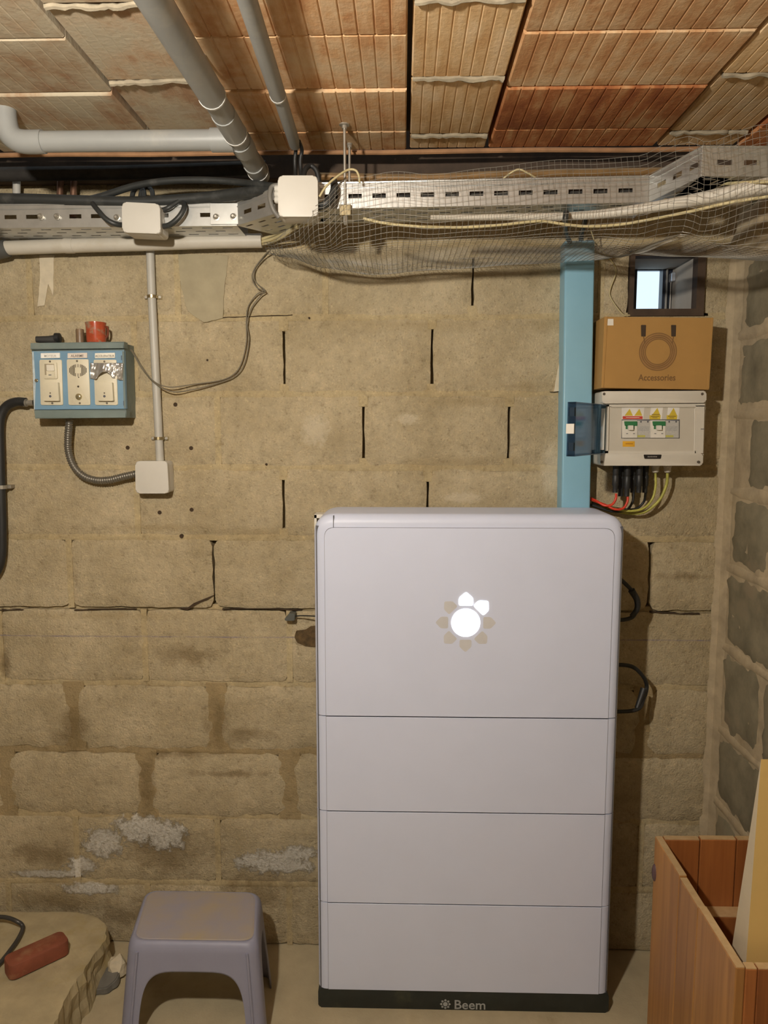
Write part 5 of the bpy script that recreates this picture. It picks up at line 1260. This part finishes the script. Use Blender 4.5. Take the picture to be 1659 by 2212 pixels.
# ------------------------------------------------------------------ broken concrete slab, red block, hoop, debris
m_slab = M('slab_concrete', (0.40, 0.33, 0.20), 0.9, var=0.2, vscale=9, bump=0.7, bscale=60, spec=0.2, dirt=(0.36, 0.28, 0.12), dscale=6)
ZSB = 0.112
op = [(-420, 1972), (-100, 1970), (60, 1969), (165, 1970), (212, 1982), (231, 2000), (228, 2030), (205, 2060), (190, 2085), (165, 2115), (148, 2145), (132, 2180), (112, 2220), (90, 2270), (60, 2330)]
P = [onz(px, py, ZSB) for px, py in op]
P[0].x = -1.55; P[0].y = -0.004
for q in P[:4]: q.y = min(q.y, -0.003)
out = []
for i in range(len(P)-1):
    for t in range(4):
        q = P[i].lerp(P[i+1], t/4)
        if i >= 3: q = q + Vector((noise.noise(q*38), noise.noise(q*38+Vector((4, 4, 4))), 0))*0.008
        out.append(q)
out.append(P[-1]); out.append(Vector((-1.55, P[-1].y, ZSB)))
bm = B(); NL = 5; rings = []
cen = sum(out, Vector())/len(out)
for l in range(NL+1):
    z = ZSB*(1-l/NL); ring_ = []
    for i, q in enumerate(out):
        k = Vector((q.x*22, q.y*22, z*30)); d = 0.014*noise.noise(k) + (0.012*(l/NL))
        dd = (q-cen); dd.z = 0; dd.normalize()
        if i <= 11 or q.x < -1.5: d = 0
        zz = z + (0.004*noise.noise(k*1.5) if l == 0 else 0)
        ring_.append(bm.verts.new(Vector((q.x, q.y, zz)) + dd*d*(0 if l == 0 else 1)))
    rings.append(ring_)
for l in range(NL):
    for i in range(len(out)):
        k = (i+1) % len(out); bm.faces.new((rings[l][i], rings[l][k], rings[l+1][k], rings[l+1][i]))
bmesh.ops.triangulate(bm, faces=[bm.faces.new(rings[0])]); bm.faces.new(rings[-1][::-1])
slab = tag(obj('concrete_slab', bm, m_slab), 'broken raised concrete slab against the wall at the lower left', 'slab')
# red rounded bar
zb_ = ZSB + 0.005
a_ = onz(30, 2085, zb_+0.02); b_ = onz(128, 2040, zb_+0.02); u = (b_-a_); u.z = 0; L = u.length*1.12; u.normalize(); w = Vector((-u.y, u.x, 0)); cen = (a_+b_)/2
bm = B(); box(bm, -L/2-0.012, L/2+0.012, -0.031, 0.031, 0, 0.040, 0.0)
es = [e_ for e_ in bm.edges if abs(e_.verts[0].co.z - e_.verts[1].co.z) > 0.01]
bmesh.ops.bevel(bm, geom=es, offset=0.018, segments=5, profile=0.5, affect='EDGES')
bmesh.ops.bevel(bm, geom=[e_ for e_ in bm.edges if e_.verts[0].co.z > 0.039 and e_.verts[1].co.z > 0.039], offset=0.005, segments=2, profile=0.5, affect='EDGES')
bm.transform(Matrix(((u.x, w.x, 0, cen.x), (u.y, w.y, 0, cen.y), (0, 0, 1, zb_), (0, 0, 0, 1))))
tag(obj('red_brick', bm, M('red_brick', (0.22, 0.062, 0.030), 0.7, var=0.15, vscale=30, dirt=(0.30, 0.14, 0.07), dscale=11), None, smooth=True, angle=35), 'rounded red brick lying on the broken concrete slab', 'brick')
zz = ZSB + 0.012
cable('wire_hoop', [onz(-30, 1982, zz+0.02), onz(8, 1981, zz+0.02), onz(36, 1990, zz+0.015), onz(49, 2003, zz), onz(38, 2030, zz), onz(18, 2058, zz), onz(2, 2078, zz), onz(-20, 2100, zz)], 0.006, M('dark_hoop', (0.07, 0.065, 0.06), 0.4, 0.4, var=0.3), 'dark bent wire hoop lying at the left edge of the broken slab', 'wire')
g = onz(226, 2128, 0.0)
bm = B(); bmesh.ops.create_cone(bm, cap_ends=True, segments=20, radius1=0.043, radius2=0.038, depth=0.02); bmesh.ops.bevel(bm, geom=bm.edges[:], offset=0.003, segments=2, affect='EDGES')
for v in bm.verts: v.co += Vector((1, 1, 1))*0.0 + v.co.normalized()*0.004*noise.noise(v.co*60)
bmesh.ops.rotate(bm, verts=bm.verts[:], matrix=Matrix.Rotation(0.18, 3, 'X'))
zmin = min(v.co.z for v in bm.verts); bmesh.ops.translate(bm, verts=bm.verts[:], vec=(g.x, g.y, -zmin)); tag(obj('grey_disc', bm, M('grey_debris', (0.15, 0.14, 0.12), 0.7, var=0.25), None, smooth=True, angle=30), 'flat dark grey disc lying between the slab and the stool', 'disc')
def rubble(px, py, s, mat, label, seed, z=0.0, sq=(1, .8, .6)):
    c = onz(px, py, z); bm = B(); bmesh.ops.create_icosphere(bm, subdivisions=2, radius=1.0)
    for v in bm.verts: k = 1 + 0.45*noise.noise(v.co*1.6 + Vector((seed, 0, 0))); v.co = Vector((v.co.x*s*sq[0], v.co.y*s*sq[1], v.co.z*s*sq[2]))*k
    zm = min(v.co.z for v in bm.verts); bmesh.ops.translate(bm, verts=bm.verts[:], vec=(c.x, c.y, z-zm-0.001)); return tag(obj('clod', bm, mat, None), label, 'clod', 'clods by the slab')
m_rub = M('pale_rubble', (0.60, 0.52, 0.38), 0.9, var=0.15, bump=0.5, bscale=80); m_rub2 = M('brown_rubble', (0.30, 0.19, 0.10), 0.95, var=0.35, vscale=40, bump=0.8, bscale=60)
rubble(252, 2108, 0.034, m_rub, 'pale plaster lump half hidden behind the stool leg', 3, sq=(.9, .8, .9))
rubble(200, 2105, 0.022, m_rub2, 'brown clod against the broken slab edge, nearest the grey disc', 8); rubble(172, 2160, 0.024, m_rub2, 'brown clod in the middle of the broken slab edge', 12); rubble(150, 2200, 0.026, m_rub2, 'brown clod at the bottom of the broken slab edge', 15); rubble(232, 2080, 0.016, m_rub2, 'small brown clod behind the grey disc', 21)
